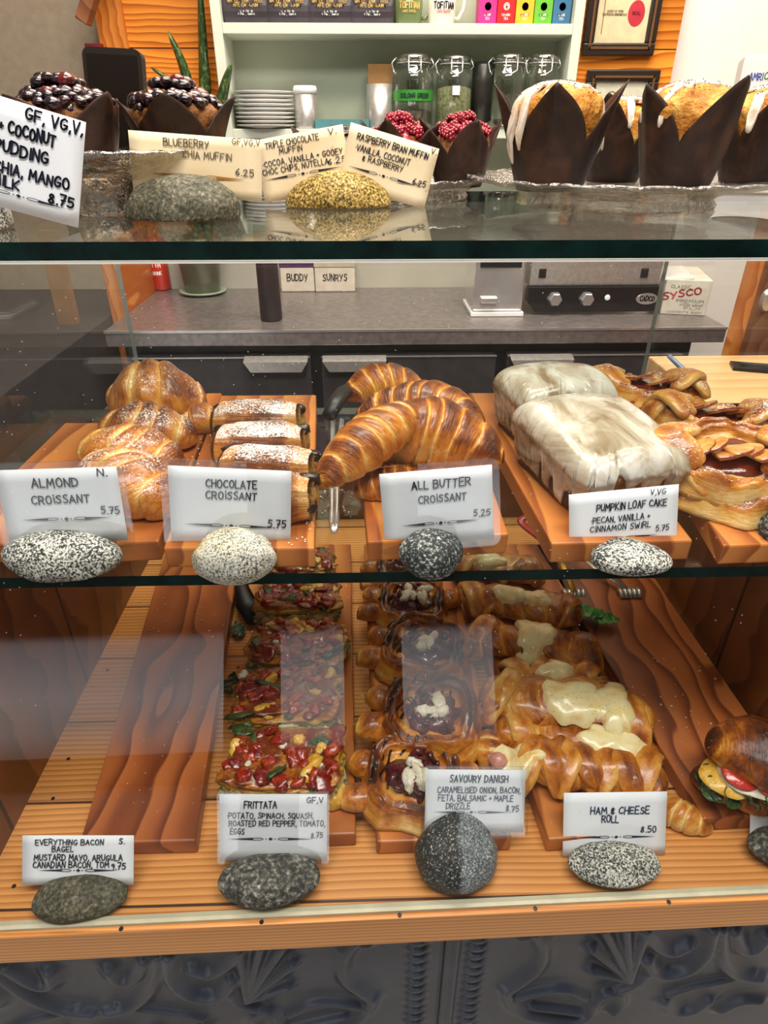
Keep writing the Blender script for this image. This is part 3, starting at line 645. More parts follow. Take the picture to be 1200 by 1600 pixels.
# ================================================================== baked things: materials
def pastry(name, shift=0.0, gloss=.35, sugar=0.0, herbs=0.0, lam=420, sat=1.0):
    """laminated dough: 'tone' says how deeply each spot is baked, the UVs run with the layers"""
    t = NT(name); a = t.n('Attribute'); a.attribute_name = 'tone'; tone = a.outputs['Fac']
    uvn = t.n('UVMap'); mp = t.n('Mapping'); t.set(mp.inputs[0], uvn.outputs[0]); mp.inputs[3].default_value = (14, lam, 1)
    v = t.co('Object'); lay = t.noise(mp.outputs[0], 1.0, 3, .6, .6); n = t.noise(v, 38, 4, .6); n3 = t.noise(v, 160, 3, .6)
    k = t.math('ADD', tone, t.math('MULTIPLY', t.math('SUBTRACT', lay, .5), .50))
    k = t.math('ADD', k, t.math('MULTIPLY', t.math('SUBTRACT', n, .5), .95))
    k = t.math('ADD', k, t.math('MULTIPLY_ADD', n3, .34, shift - .17))
    st = [(0.0, (.80, .56, .22)), (.20, (.74, .42, .10)), (.38, (.64, .26, .035)), (.56, (.46, .14, .012)), (.76, (.21, .048, .006)), (1.0, (.06, .014, .004))]
    c = t.ramp(k, st)
    if herbs:
        h = t.vor(v, 260).outputs['Distance']; c = t.mix(t.math('MULTIPLY', t.math('LESS_THAN', h, .16 * herbs), t.math('GREATER_THAN', n, .5)), c, (.03, .07, .015))
    h = t.math('ADD', t.math('MULTIPLY', lay, 1.0), t.math('ADD', t.math('MULTIPLY', n3, .35), t.math('MULTIPLY', n, .5)))
    rough = t.math('MULTIPLY_ADD', n, .35, .22)
    if sugar:
        g = t.n('NewGeometry'); s = t.n('SeparateXYZ'); t.set(s.inputs[0], g.outputs['Normal'])
        w = t.noise(v, 520, 2, .7); pt = t.noise(v, 26, 2)
        m = t.math('MULTIPLY', t.math('SUBTRACT', t.math('ADD', w, t.math('MULTIPLY', pt, .55)), .88 - .14 * sugar), 9.0, clamp=True)
        m = t.math('MULTIPLY', m, t.math('MULTIPLY', t.math('SUBTRACT', s.outputs[2], .35), 2.5, clamp=True))
        c = t.mix(m, c, (.86, .82, .78))
    return t.pbr(c, rough, .5, bump=t.bump(h, .7, .0026), coat=gloss, coat_r=.16)
M['butter'] = pastry('butter croissant dough', .03, .4)
M['almond'] = pastry('almond croissant dough', .05, .5, sugar=.35, lam=260)
M['choc_dough'] = pastry('chocolate croissant dough', .10, .35, sugar=1.0)
M['danish'] = pastry('danish dough', .02, .5, sugar=.3, lam=170)
M['savoury'] = pastry('dark danish dough', .20, .6, herbs=.6, lam=150)
M['ham_dough'] = pastry('ham roll dough', -.02, .5, herbs=.5, lam=150)
M['bun'] = pastry('brown bun crust', .26, .12, lam=260)
def blotch(name, cols, sc, rough=.35, coat=.3, bs=.4, sss=0.0):
    t = NT(name); v = t.co('Object'); n = t.noise(v, sc, 4, .6); n2 = t.noise(v, sc * 4, 3)
    k = t.math('MULTIPLY_ADD', n2, .3, t.math('SUBTRACT', n, .15)); m = len(cols)
    c = t.ramp(k, [(.3 + .4 * i / (m - 1), q) for i, q in enumerate(cols)])
    return t.pbr(c, rough, .5, bump=t.bump(t.math('ADD', n, n2), bs, .002), coat=coat, coat_r=.12, sss=sss)
M['choc'] = blotch('dark chocolate', [(.012, .004, .002), (.03, .012, .007)], 60, .3, .3)
M['cheese'] = None
def cheese_mat():
    t = NT('melted cheese'); v = t.co('Object'); n = t.noise(v, 45, 3); h = t.vor(v, 330).outputs['Distance']
    c = t.ramp(n, [(.3, (.86, .70, .30)), (.5, (.90, .80, .46)), (.72, (.80, .50, .14))])
    c = t.mix(t.math('MULTIPLY', t.math('LESS_THAN', h, .14), t.math('GREATER_THAN', t.noise(v, 60, 2), .5)), c, (.05, .09, .02))
    return t.pbr(c, .3, .5, bump=t.bump(n, .4, .003), coat=.4, sss=.15)
M['cheese'] = cheese_mat()
M['ham'] = blotch('pink ham', [(.55, .22, .18), (.70, .36, .28)], 40)
M['feta'] = blotch('white feta', [(.66, .60, .42), (.85, .82, .70)], 70, .5, .2)
M['onion'] = blotch('dark caramelised onion', [(.018, .004, .006), (.085, .012, .016), (.16, .03, .03)], 80, .2, .8)
M['balsamic'] = blotch('balsamic drizzle', [(.008, .003, .002), (.02, .006, .004)], 60, .12, .8)
M['apple'] = blotch('baked apple flesh', [(.50, .16, .03), (.72, .33, .075), (.78, .45, .14)], 60, .25, .7)
M['apple_skin'] = blotch('baked apple skin', [(.18, .03, .015), (.33, .06, .025)], 60, .2, .7)
M['jam'] = blotch('dark red apple syrup', [(.07, .008, .004), (.20, .025, .010)], 50, .1, 1.0)
M['pepper'] = blotch('roasted red pepper', [(.10, .006, .003), (.34, .022, .008), (.52, .085, .02)], 70, .18, .8)
M['tomato'] = blotch('roasted tomato', [(.12, .006, .004), (.28, .016, .010)], 60, .15, .9)
M['leaf'] = blotch('dark green leaf', [(.012, .03, .008), (.035, .075, .018), (.06, .12, .03)], 60, .35, .4)
M['spinach'] = blotch('fresh spinach leaf', [(.03, .20, .025), (.09, .36, .06)], 70, .35, .4)
M['egg'] = blotch('yellow squash and egg', [(.62, .28, .02), (.78, .45, .05), (.80, .58, .18)], 60, .3, .4)
M['potato'] = blotch('pale potato', [(.50, .44, .20), (.66, .60, .34)], 50, .35, .3)
def frittata_mat():
    t = NT('baked frittata'); v = t.co('Object'); raw = t.co('Object', rnd=False); s = t.n('SeparateXYZ'); t.set(s.inputs[0], raw)
    n = t.noise(v, 55, 4, .65); z = t.math('MULTIPLY_ADD', t.math('SUBTRACT', n, .5), .030, s.outputs[2])
    c = t.ramp(t.math('DIVIDE', z, .034), [(.0, (.42, .38, .18)), (.22, (.56, .52, .26)), (.34, (.055, .075, .022)), (.42, (.52, .47, .22)), (.56, (.60, .48, .16)), (.62, (.05, .07, .02)), (.70, (.62, .36, .04)), (.84, (.46, .15, .014)), (1.0, (.16, .028, .006))])
    return t.pbr(c, .32, .5, bump=t.bump(n, .6, .004), coat=.4)
M['frittata'] = frittata_mat()
M['crumb'] = blotch('pumpkin cake crumb', [(.16, .055, .012), (.30, .12, .022), (.42, .19, .035)], 130, .7, 0.0, .7)
M['crust'] = blotch('dark loaf crust', [(.030, .011, .007), (.075, .026, .013)], 50, .5, .1)
def glaze_mat():
    t = NT('white sugar glaze'); v = t.co('Object', (1, .45, 1)); n = t.noise(v, 30, 4, .6, .8)
    c = t.ramp(n, [(.36, (.26, .18, .10)), (.47, (.47, .40, .30)), (.57, (.65, .60, .51)), (.72, (.80, .79, .75))])
    return t.pbr(c, .25, .5, bump=t.bump(n, .35, .003), coat=.5)
M['glaze'] = glaze_mat()
M['icing'] = blotch('lemon icing', [(.70, .52, .36), (.86, .78, .68)], 50, .22, .6, .2)
def muffin_mat():
    t = NT('muffin crumb'); v = t.co('Object'); n = t.noise(v, 60, 4, .65); h = t.vor(v, 300).outputs['Distance']
    c = t.ramp(n, [(.3, (.34, .09, .010)), (.48, (.62, .24, .03)), (.68, (.82, .50, .12))])
    c = t.mix(t.math('MULTIPLY', t.math('LESS_THAN', h, .13), .8), c, (.04, .03, .025))
    return t.pbr(c, .6, .4, bump=t.bump(n, 1.0, .006))
M['muffin'] = muffin_mat()
M['bran'] = blotch('bran muffin crumb', [(.10, .03, .008), (.28, .10, .02), (.40, .18, .05)], 130, .65, .1, .7)
def paper_mat():
    t = NT('brown baking paper'); v = t.co('Object'); n = t.noise(v, 30, 4, .6, .6); w = t.noise(t.co('Object', (1, 1, .18)), 150, 2)
    c = t.ramp(n, [(.3, (.016, .008, .006)), (.5, (.032, .014, .008)), (.75, (.085, .030, .012))])
    return t.pbr(c, .48, .4, bump=t.bump(t.math('ADD', n, w), .35, .002))
M['paper'] = paper_mat()
M['blueberry'] = blotch('cooked blueberry', [(.004, .002, .006), (.014, .004, .010), (.05, .006, .010)], 90, .12, .9, .3)
M['cherry'] = blotch('dark red berry', [(.06, .004, .006), (.18, .010, .012)], 90, .12, .9, .3)
M['raspberry'] = blotch('raspberry', [(.16, .004, .012), (.36, .010, .032), (.50, .04, .06)], 120, .25, .5, .3)
M['poppy'] = plain('poppy seed', (.02, .018, .02), .5)

# ================================================================== baked things: shapes
def blob(name, a, b, c, mat, parent=None, seed=0, amp=.18, freq=1.6, flat=None, nu=28, nv=16, loc=None, rot=None, tone=None, sq=1.0):
    th = np.linspace(0, 2 * pi, nu, endpoint=False); ph = np.linspace(-pi / 2, pi / 2, nv); T, Q = np.meshgrid(th, ph, indexing='ij')
    def se(x): return np.sign(x) * np.abs(x) ** sq
    D = np.stack([se(np.cos(T)) * se(np.cos(Q)), se(np.sin(T)) * se(np.cos(Q)), se(np.sin(Q))], -1)
    S = D * (1 + fbm(D, freq, 3, seed) * amp)[..., None] * np.array([a, b, c])
    if flat is not None:
        f = -c * flat; S[..., 2] = np.where(S[..., 2] < f, f + (S[..., 2] - f) * .05, S[..., 2]) - f
    tn = None
    if tone is not None: tn = (tone + .25 * D[..., 2] + fbm(D, 3, 2, seed + 5) * .2).ravel()
    uv = np.stack([T.ravel() * .05, (S[..., 2] + .3 * S[..., 0]).ravel()], -1)
    return mk(name, S.reshape(-1, 3), gridf(nu, nv, cu=True), mat, parent, uv=uv, tone=tn, loc=loc, rot=rot)
def ctr(cx, cy, z0, h=.03): p = PZ(cx, cy, z0 + h); return (p.x, p.y, z0)
def put(o, loc, rot, label, cat, group):
    o.location = loc; o.rotation_euler = tuple(radians(a) for a in rot); return tag(o, label, cat, group)

def croissant(name, L, R, bend, bands, seed, wide=1.12, flat=.62, obl=.16, base=.40, mat='butter', parent=None, nt=132, nv=52, bulge=.15, tipf=.16, nz=.05):
    t = np.linspace(-1, 1, nt); th = np.linspace(0, 2 * pi, nv, endpoint=False); Tt, Th = np.meshgrid(t, th, indexing='ij')
    rng = np.random.RandomState(seed); sk = np.sign(Tt)
    tb = np.abs(Tt + obl * np.sin(Th + .6 + seed) * (1 - np.abs(Tt)) * .6 + .05 * np.sin(2 * Th + seed))
    q = (tb ** .92) * bands + .5; k = np.floor(q); fr = q - k
    prof = (1 - np.abs(Tt) ** 1.75) ** .72 * (1 - tipf) + tipf * (1 - np.abs(Tt) ** 14) ** .5
    bl = np.clip(1 - (2 * fr - 1) ** 4, 0, 1)
    stp = (1 - fr)
    r = R * prof * (1 + bulge * (.55 * bl + .6 * stp - .6))
    a = Tt * bend / 2; rho = L / (2 * sin(bend / 2)) if bend > .02 else 1e3
    sx = rho * np.sin(a) if bend > .02 else Tt * L / 2; sy = rho * (1 - np.cos(a)) if bend > .02 else 0 * Tt
    cx, cy = np.cos(Th), np.sin(Th)
    P = np.stack([sx - np.sin(a) * r * cx * wide, sy + np.cos(a) * r * cx * wide, r * cy], -1)
    P += np.stack([fbm(P, 28, 2, seed + i) for i in range(3)], -1) * R * nz * 2 * prof[..., None]
    f = -flat * R; z = P[..., 2]; P[..., 2] = np.where(z < f, f + (z - f) * .12, z); P[..., 2] -= f
    P[..., 2] -= (1 - prof) * R * flat * .75 * (1 if flat < .9 else 0); P[..., 2] = np.maximum(P[..., 2], P[..., 2].min() * 0)
    tone = base + .30 * bl * np.clip(cy, -.2, 1) + .26 * (stp - .5) - .30 * (1 - bl) ** 1.0 - .18 * (cy < -.35) + .16 * np.abs(Tt) ** 3 + fbm(P, 30, 2, seed + 9) * .2
    arc = np.cumsum(np.full(nt, L / nt))[:, None] + 0 * Th
    uv = np.stack([Th.ravel() * .08, (arc + obl * .04 * np.sin(Th + .6 + seed)).ravel()], -1)
    F = gridf(nt, nv, cv=True); F.append(tuple(range(nv))[::-1]); F.append(tuple((nt - 1) * nv + j for j in range(nv)))
    return mk(name, P.reshape(-1, 3), F, M[mat] if isinstance(mat, str) else mat, parent, uv=uv, tone=tone)

def choc_croissant(label, loc, rz, L=.098, a=.031, b=.026, seed=0, rot=None):
    root = thing('chocolate_croissant', label, 'chocolate croissant', loc, (0, 0, radians(rz)), 'chocolate croissants')
    nt, nv = 70, 56; t = np.linspace(-1, 1, nt); th = np.linspace(0, 2 * pi, nv, endpoint=False); T, H = np.meshgrid(t, th, indexing='ij')
    se = lambda x: np.sign(x) * np.abs(x) ** .72
    step = (H / (2 * pi)); edge = 1 - .10 * (np.abs(T) > .68) * 1 - .06 * np.abs(T) ** 6
    edge = 1 - .10 / (1 + np.exp(-(np.abs(T) - .66) * 30)) - .10 * np.abs(T) ** 10
    r = edge * (.97 + .08 * ((step + .62) % 1)) * (1 + .02 * np.sin(9 * H + seed) * (np.abs(T) > .7))
    P = np.stack([T * L / 2 * (1 - .05 * np.sin(H) ** 2), a * r * se(np.cos(H)), b * r * se(np.sin(H))], -1)
    P += np.stack([fbm(P, 30, 2, seed + i) for i in range(3)], -1) * .0022
    P[..., 2] = np.maximum(P[..., 2], -b * .85) + b * .85
    tone = .62 - .42 / (1 + np.exp(-(np.abs(T) - .64) * 22)) + .14 * np.sin(H) + fbm(P, 40, 2, seed) * .15 - .25 * (np.abs(((step + .62) % 1) - 0.0) < .03)
    uv = np.stack([T.ravel() * .05, (H * .03).ravel()], -1)
    V = P.reshape(-1, 3).tolist(); F = gridf(nt, nv, cv=True); uv = uv.tolist(); tone = tone.ravel().tolist()
    for s, i0 in ((-1, 0), (1, (nt - 1) * nv)):       # rolled-up ends
        prev = i0
        for q, (sc, dx) in enumerate(((.82, .004), (.66, -.001), (.5, .003), (.34, -.001), (.15, .002))):
            k = len(V); c = np.array([0, 0, b * .85])
            for j in range(nv):
                p = P[0 if s < 0 else nt - 1, j]; d = (p - c) * sc + c; V.append([p[0] + s * dx, d[1], d[2]]); uv.append([.1, sc * .03]); tone.append(.12 + .25 * (q % 2))
            for j in range(nv):
                j2 = (j + 1) % nv; f = (prev + j, prev + j2, k + j2, k + j); F.append(f if s > 0 else f[::-1])
            prev = k
        F.append(tuple(prev + j for j in range(nv)))
    mk('dough_roll', V, F, M['choc_dough'], root, uv=uv, tone=tone)
    for s in (-1, 1):
        for yy, zz in ((-.011, .016), (.010, .030)):
            blob('chocolate_stick', .010, .0055, .0052, M['choc'], root, seed + 3, .25, 2.5, nu=14, nv=9, loc=(s * (L / 2 - .0045), yy, zz), sq=.7)
    return root

def rhomb(th, A, B, p): return 1 / ((np.abs(np.cos(th)) / A) ** p + (np.abs(np.sin(th)) / B) ** p) ** (1 / p)
def danish_base(A, B, p, Hh, seed, mat, parent, name='dough', fill=.013, nt=112):
    th = np.linspace(0, 2 * pi, nt, endpoint=False); rho = np.concatenate([np.linspace(0.02, .98, 26), [1.0, .98, .9, .6, .02]]); nr = len(rho)
    T, Rr = np.meshgrid(th, rho, indexing='ij'); idx = np.arange(nr)[None, :] + 0 * T
    nb = 1 + .13 * fbm(np.stack([np.cos(T), np.sin(T), 0 * T], -1), 2.4, 3, seed)
    Bd = rhomb(T, A, B, p) * nb; x, y = Rr * Bd * np.cos(T), Rr * Bd * np.sin(T)
    rim = np.exp(-((Rr - .80) / .15) ** 2); hh = Hh * (1 + .45 * fbm(np.stack([np.cos(T), np.sin(T), 0 * T], -1), 2.2, 2, seed + 3))
    z = fill * (Rr < .7) * (1 - Rr * .3) + (hh) * rim
    z = np.maximum(z, fill * np.clip((.95 - Rr) * 9, 0, 1)); z = np.where(Rr > .93, np.minimum(z, hh * .62 * np.sqrt(np.clip(1 - ((Rr - .93) / .07) ** 2, 0, 1)) + .001), z)
    under = idx >= 26 + 1; z = np.where(under, 0.0, z)
    P = np.stack([x, y, z], -1); P[..., 2] += (~under) * fbm(P, 45, 3, seed + 1) * .006 * (Rr > .1); P[..., 2] = np.maximum(P[..., 2], 0)
    tone = .46 * np.exp(-((Rr - .74) / .16) ** 2) + .18 - .12 * (Rr > .9) + .2 * fbm(P, 30, 2, seed) + .25 * (np.abs(np.cos(T)) > .93)
    uv = np.stack([(T * .06).ravel(), (P[..., 2] * 1.0 + Rr * .02).ravel()], -1)
    o = mk(name, P.reshape(-1, 3), gridf(nt, nr, cu=True), M[mat], parent, uv=uv, tone=tone)
    def height(xx, yy):
        a = atan2(yy, xx); rr = sqrt(xx * xx + yy * yy) / float(rhomb(np.array(a), A, B, p)); zz = Hh * exp(-((rr - .80) / .15) ** 2)
        return max(zz, fill * min(1, max(0, (.95 - rr) * 9))) if rr < .96 else 0.004
    return o, height
def ribbon(name, pts, w, th, mat, parent, tone0=.35, seed=0, twist=0.0):
    """a flat strip of dough bent through points"""
    P = np.array(smo(pts, 3)); k = len(P); T = np.gradient(P, axis=0); T /= np.linalg.norm(T, axis=1)[:, None]; n = 20; V = []; tone = []; uv = []
    for i in range(k):
        up = np.array([0, 0, 1.0]); a = np.cross(up, T[i]); a /= np.linalg.norm(a) + 1e-9; b = np.cross(T[i], a); tw = twist * (i / (k - 1) - .5)
        a, b = a * cos(tw) + b * sin(tw), b * cos(tw) - a * sin(tw); e = sqrt(max(0.02, 1 - (2 * i / (k - 1) - 1) ** 4))
        for j in range(n):
            t = 2 * pi * j / n; c_, s_ = cos(t), sin(t); c_ = math.copysign(abs(c_) ** .8, c_); s_ = math.copysign(abs(s_) ** .8, s_)
            V.append(P[i] + e * (w * c_ * a + th * s_ * b)); tone.append(tone0 + .28 * max(0, s_) - .2 * abs(c_)); uv.append([i * .004, c_ * w * .4 + s_ * th])
    V = np.array(V); V += np.stack([fbm(V, 42, 3, seed + i) for i in range(3)], -1) * th * .55
    F = gridf(k, n, cv=True); F.append(tuple(range(n))[::-1]); F.append(tuple((k - 1) * n + j for j in range(n)))
    return mk(name, V, F, M[mat], parent, uv=uv, tone=tone)
def apple_slice_mesh():
    P = [(.017 * cos(a), .021 * sin(a)) for a in np.linspace(-.25, pi + .25, 18)]
    V, F = plate_geo(P, -.0016, .0016); n = len(P); m = [0, 0] + [1] * n; m[-1] = 0
    return V, F, m
def apple_danish(label, loc, rz, s=1.0, seed=0, slices=6, tilt=(0, 0)):
    root = thing('apple_danish', label, 'danish', loc, (radians(tilt[0]), radians(tilt[1]), radians(rz)), 'apple danishes')
    A, B = .082 * s, .060 * s; o, h = danish_base(A, B, 1.45, .026 * s, seed, 'danish', root)
    for q in (-1, 1):
        ribbon('dough_twist', [(q * A * .38, -B * .52, .020), (q * A * .66, -B * .18, .034), (q * A * .84, B * .12, .030), (q * A * .98, B * .24, .010)], .0155 * s, .0055, 'danish', root, .34, seed + 1, 1.0)
        ribbon('dough_twist', [(q * A * .38, B * .52, .020), (q * A * .66, B * .16, .030), (q * A * .86, -B * .12, .024), (q * A * 1.02, -B * .26, .008)], .0150 * s, .0055, 'danish', root, .30, seed + 2, -1.0)
    blob('syrup', A * .52, B * .50, .006, M['jam'], root, seed, .15, loc=(0, 0, .013))
    V, F, m = apple_slice_mesh()
    sl = mk('apple_slice', V, F, [M['apple'], M['apple_skin']], root, smooth=False, mi=m); bev(sl, .0008, 1)
    for i in range(slices):
        c = sl if i == 0 else sl.copy()
        if i: COL.objects.link(c); c.parent = root
        u = i / (slices - 1) - .5
        c.location = (u * .066 * s, -.006 + .004 * sin(i * 2.1), .022 + .002 * (i % 2)); c.rotation_euler = (radians(8 + 6 * sin(i + seed)), radians(-28), radians(-70 + 14 * sin(i * 1.7 + seed))); c.scale = (s, s, 1)
    return root
def savoury_danish(label, loc, rz, s=1.0, seed=0, tilt=(0, 0)):
    root = thing('savoury_danish', label, 'danish', loc, (radians(tilt[0]), radians(tilt[1]), radians(rz)), 'savoury danishes')
    A, B = .068 * s, .066 * s; o, h = danish_base(A, B, 3.6, .036 * s, seed, 'savoury', root, fill=.018)
    for q, yy, a, L in ((-1, -.42, 12, .050), (-1, .30, -14, .040), (1, .34, 16, .038)):
        c = croissant('rolled_corner', L * s, .0165 * s, .4, .6, seed + int(yy * 50) + 60, base=.26, mat='savoury', parent=root, nt=40, nv=28, bulge=.06, tipf=.6, nz=.12); c.location = (q * A * 1.02, yy * B, .002); c.rotation_euler = (0, 0, radians(a))
    blob('filling', A * .52, B * .50, .012, M['onion'], root, seed, .5, 3.5, loc=(.004 * s, 0, .018))
    rng = random.Random(seed + 5)
    for i in range(11):
        x, y = rng.uniform(-.026, .030) * s, rng.uniform(-.024, .024) * s; a = rng.uniform(0, pi); r = rng.uniform(.005, .010)
        pts = [(x + r * cos(a + u), y + r * sin(a + u) * .7, .030 + .004 * sin(u * 2)) for u in np.linspace(0, 2.6, 9)]
        MB().tube(pts, .0021, 7, sx=1.5).build('onion_strip', M['onion'], root, smooth=True)
    for i in range(6):
        blob('feta_crumb', rng.uniform(.006, .012), rng.uniform(.004, .007), .006, M['feta'], root, seed + i, .5, 2.4, nu=16, nv=10, loc=(rng.uniform(-.012, .026) * s, rng.uniform(-.020, .010) * s, .032), rot=(rng.uniform(-.4, .4), rng.uniform(-.4, .4), rng.uniform(0, 3)))
    mb = MB()
    for i in range(11):
        u = -.064 + i * .0125 + rng.uniform(-.002, .002); run = []
        for k in range(30):
            y = (-.064 + .128 * k / 29) * s; x = (u + .35 * y + .002 * sin(k * .7 + i)) * s
            rr = sqrt(x * x + y * y) / float(rhomb(np.array(atan2(y, x)), A, B, 3.6))
            if .42 < rr < .88 and x < .35 * A and y > -.42 * B: run.append((x, y, h(x, y) + .0035))
            else:
                if len(run) > 3: mb.tube(run, [.0005 + .0005 * abs(sin(q * .7 + i)) for q in range(len(run))], 6, sx=1.6)
                run = []
        if len(run) > 3: mb.tube(run, .0008, 6, sx=1.6)
    mb.build('drizzle', M['balsamic'], root, smooth=True)
    return root
def ham_roll(label, loc, rz, L=.165, W=.036, H=.036, seed=0, cheese=((0.2, .05, .03),), tilt=(0, 0), lobes=4, tone=.34):
    root = thing('ham_and_cheese_roll', label, 'savoury roll', loc, (radians(tilt[0]), radians(tilt[1]), radians(rz)), 'ham and cheese rolls')
    nt, nv = 150, 52; t = np.linspace(-1, 1, nt); th = np.linspace(0, 2 * pi, nv, endpoint=False); T, Th = np.meshgrid(t, th, indexing='ij')
    ph = T * lobes * pi + 1.1 * np.sin(Th) + seed; lob = np.abs(np.sin(ph / 1.0 * .5)) ** .55
    end = (1 - np.abs(T) ** 5) ** .5 * .86 + .14 * (1 - np.abs(T) ** 20) ** .5
    r = end * (.76 + .30 * lob * (.55 + .45 * np.clip(np.sin(Th), -1, 1))) * (1 + .05 * fbm(np.stack([T * 3, np.cos(Th), np.sin(Th)], -1), 1.4, 2, seed))
    P = np.stack([T * L / 2, W * r * np.cos(Th) * (1 + .1 * np.sin(T * 5 + seed)), H * .62 * r * np.sin(Th)], -1)
    P += np.stack([fbm(P, 30, 3, seed + i) for i in range(3)], -1) * .006
    P[..., 1] += .006 * np.sin(T * 2.2 + seed)
    f = -H * .42; P[..., 2] = np.where(P[..., 2] < f, f + (P[..., 2] - f) * .1, P[..., 2]) - f; P[..., 2] = np.maximum(P[..., 2], 0)
    tn = tone + .34 * (lob - .55) + .16 * np.sin(Th) - .2 * (np.sin(Th) < -.2) + fbm(P, 28, 2, seed) * .22 + .1 * (np.abs(T) > .93)
    uv = np.stack([(Th * .05).ravel(), (T * L * .5 + .02 * np.sin(Th)).ravel()], -1)
    F = gridf(nt, nv, cv=True); F.append(tuple(range(nv))[::-1]); F.append(tuple((nt - 1) * nv + j for j in range(nv)))
    mk('dough', P.reshape(-1, 3), F, M['ham_dough'], root, uv=uv, tone=tn)
    for i in range(lobes):
        x = L * (-.36 + .72 * i / max(1, lobes - 1)) + .004 * sin(i * 3 + seed)
        if any(abs(x - u * L / 2) < a * .55 for u, a, b in cheese): continue
        d = (.012 if (i + seed) % 2 else -.010)
        ribbon('dough_flap', [(x - d * 1.4, -W * 1.0, H * .16), (x - d * .7, -W * .62, H * .74), (x, .0, H * 1.04), (x + d * .7, W * .62, H * .76), (x + d * 1.4, W * 1.0, H * .18)], .0125, .0052, 'ham_dough', root, tone + (.08 if i % 2 else -.08), seed + i, .5)
    hz = lambda x, y: H * .42 + H * .62 * .93 * sqrt(max(0.0, 1 - (y / (W * 1.02)) ** 2)) * (1 - (abs(x) / (L / 2)) ** 5 if abs(x) < L / 2 else 0)
    for i, (u, a, b) in enumerate(cheese):
        na, nr = 54, 12; V = []; tt = np.linspace(0, 2 * pi, na, endpoint=False)
        nb = 1 + .55 * fbm(np.stack([np.cos(tt), np.sin(tt), 0 * tt], -1), 1.7, 2, seed + i * 3)
        for k in range(na):
            for j in range(nr):
                rr = j / (nr - 1); x = u * L / 2 + rr * a * nb[k] * cos(tt[k]); y = -.006 + rr * b * nb[k] * sin(tt[k])
                e = .0075 * sqrt(max(0, 1 - rr ** 3)) + .0035 * vnoise(np.array([x * 90, y * 90, seed + .5])) - .003 * (rr > .98); V.append((x, y, max(.002, hz(x, y)) + e))
        mk('melted_cheese', V, gridf(na, nr, cu=True), M['cheese'], root)
        blob('ham_piece', a * .35, b * .4, .006, M['ham'], root, seed + i, .3, loc=(u * L / 2 - a * .75, -.012, H * .86))
    return root
_FT = {}
def frittata(label, loc, rz, sx=.066, sy=.044, h=.044, seed=0, tilt=(0, 0)):
    root = thing('frittata_square', label, 'frittata', loc, (radians(tilt[0]), radians(tilt[1]), radians(rz)), 'frittata squares')
    blob('egg_base', sx, sy, h / 2, M['frittata'], root, seed, .26, 4.0, flat=.98, nu=90, nv=56, sq=.45)
    rng = random.Random(seed * 5 + 1)
    def scatter(name, n, mk_, zr=(.0, .004)):
        if name not in _FT: _FT[name] = [mk_(k) for k in range(3)]; first = set(range(3))
        for i in range(n):
            src = _FT[name][i % 3]
            c = src if src.parent is None else src.copy()
            if src.parent is not None: COL.objects.link(c)
            c.parent = root; x, y = rng.uniform(-.88, .88), rng.uniform(-.85, .85)
            c.location = (x * sx, y * sy, h * (1.0 - .10 * max(abs(x), abs(y)) ** 4) + rng.uniform(*zr) - .004); c.rotation_euler = (rng.uniform(-.5, .5), rng.uniform(-.5, .5), rng.uniform(0, 6.3)); q = rng.uniform(.55, 1.05); c.scale = (q, q, q)
    scatter('red_pepper_piece', 26, lambda k: blob('red_pepper_piece', .0105, .0075, .0045, M['pepper'], None, 20 + k, .5, 2.2, nu=20, nv=12, sq=.75))
    scatter('tomato_piece', 9, lambda k: blob('tomato_piece', .013, .011, .004, M['tomato'], None, 30 + k, .35, 2.0, nu=20, nv=10))
    scatter('squash_piece', 6, lambda k: blob('squash_piece', .010, .0085, .005, M['egg'], None, 40 + k, .4, 2.0, nu=18, nv=10, sq=.8))
    scatter('spinach_piece', 9, lambda k: blob('spinach_piece', .015, .008, .0022, M['leaf'], None, 50 + k, .7, 3.0, nu=24, nv=8))
    scatter('cheese_crumb', 4, lambda k: blob('cheese_crumb', .006, .005, .004, M['feta'], None, 60 + k, .4, 2.0, nu=12, nv=8))
    for i in range(3):
        blob('potato_piece', .013, .004, .007, M['potato'], root, seed + i, .3, 2.0, nu=16, nv=10, sq=.7, loc=((-.6 + .6 * i) * sx, -sy * .97, h * (.30 + .12 * (i % 2))))
    return root

# ---- radial sheet: icing that runs over an edge and ends in drips
def drip_sheet(name, path, reach, mat, parent, na=140, ns=26, thick=.0025, off=0.0, smoothn=.3):
    """path(theta, s) -> point and outward normal at arc length s from the top; reach(theta) -> length of the sheet there"""
    V = []
    for i in range(na):
        th = 2 * pi * i / na; L = reach(th)
        for j in range(ns):
            u = j / (ns - 1); p, n = path(th, L * u); e = thick * (1 - u ** 7) + off + thick * .6 * exp(-((u - .93) / .05) ** 2); V.append(tuple(np.array(p) + np.array(n) * e))
        p, n = path(th, L); V.append(tuple(np.array(p) + np.array(n) * (off * .2 - .0004)))
    return mk(name, V, gridf(na, ns + 1, cu=True), mat, parent)

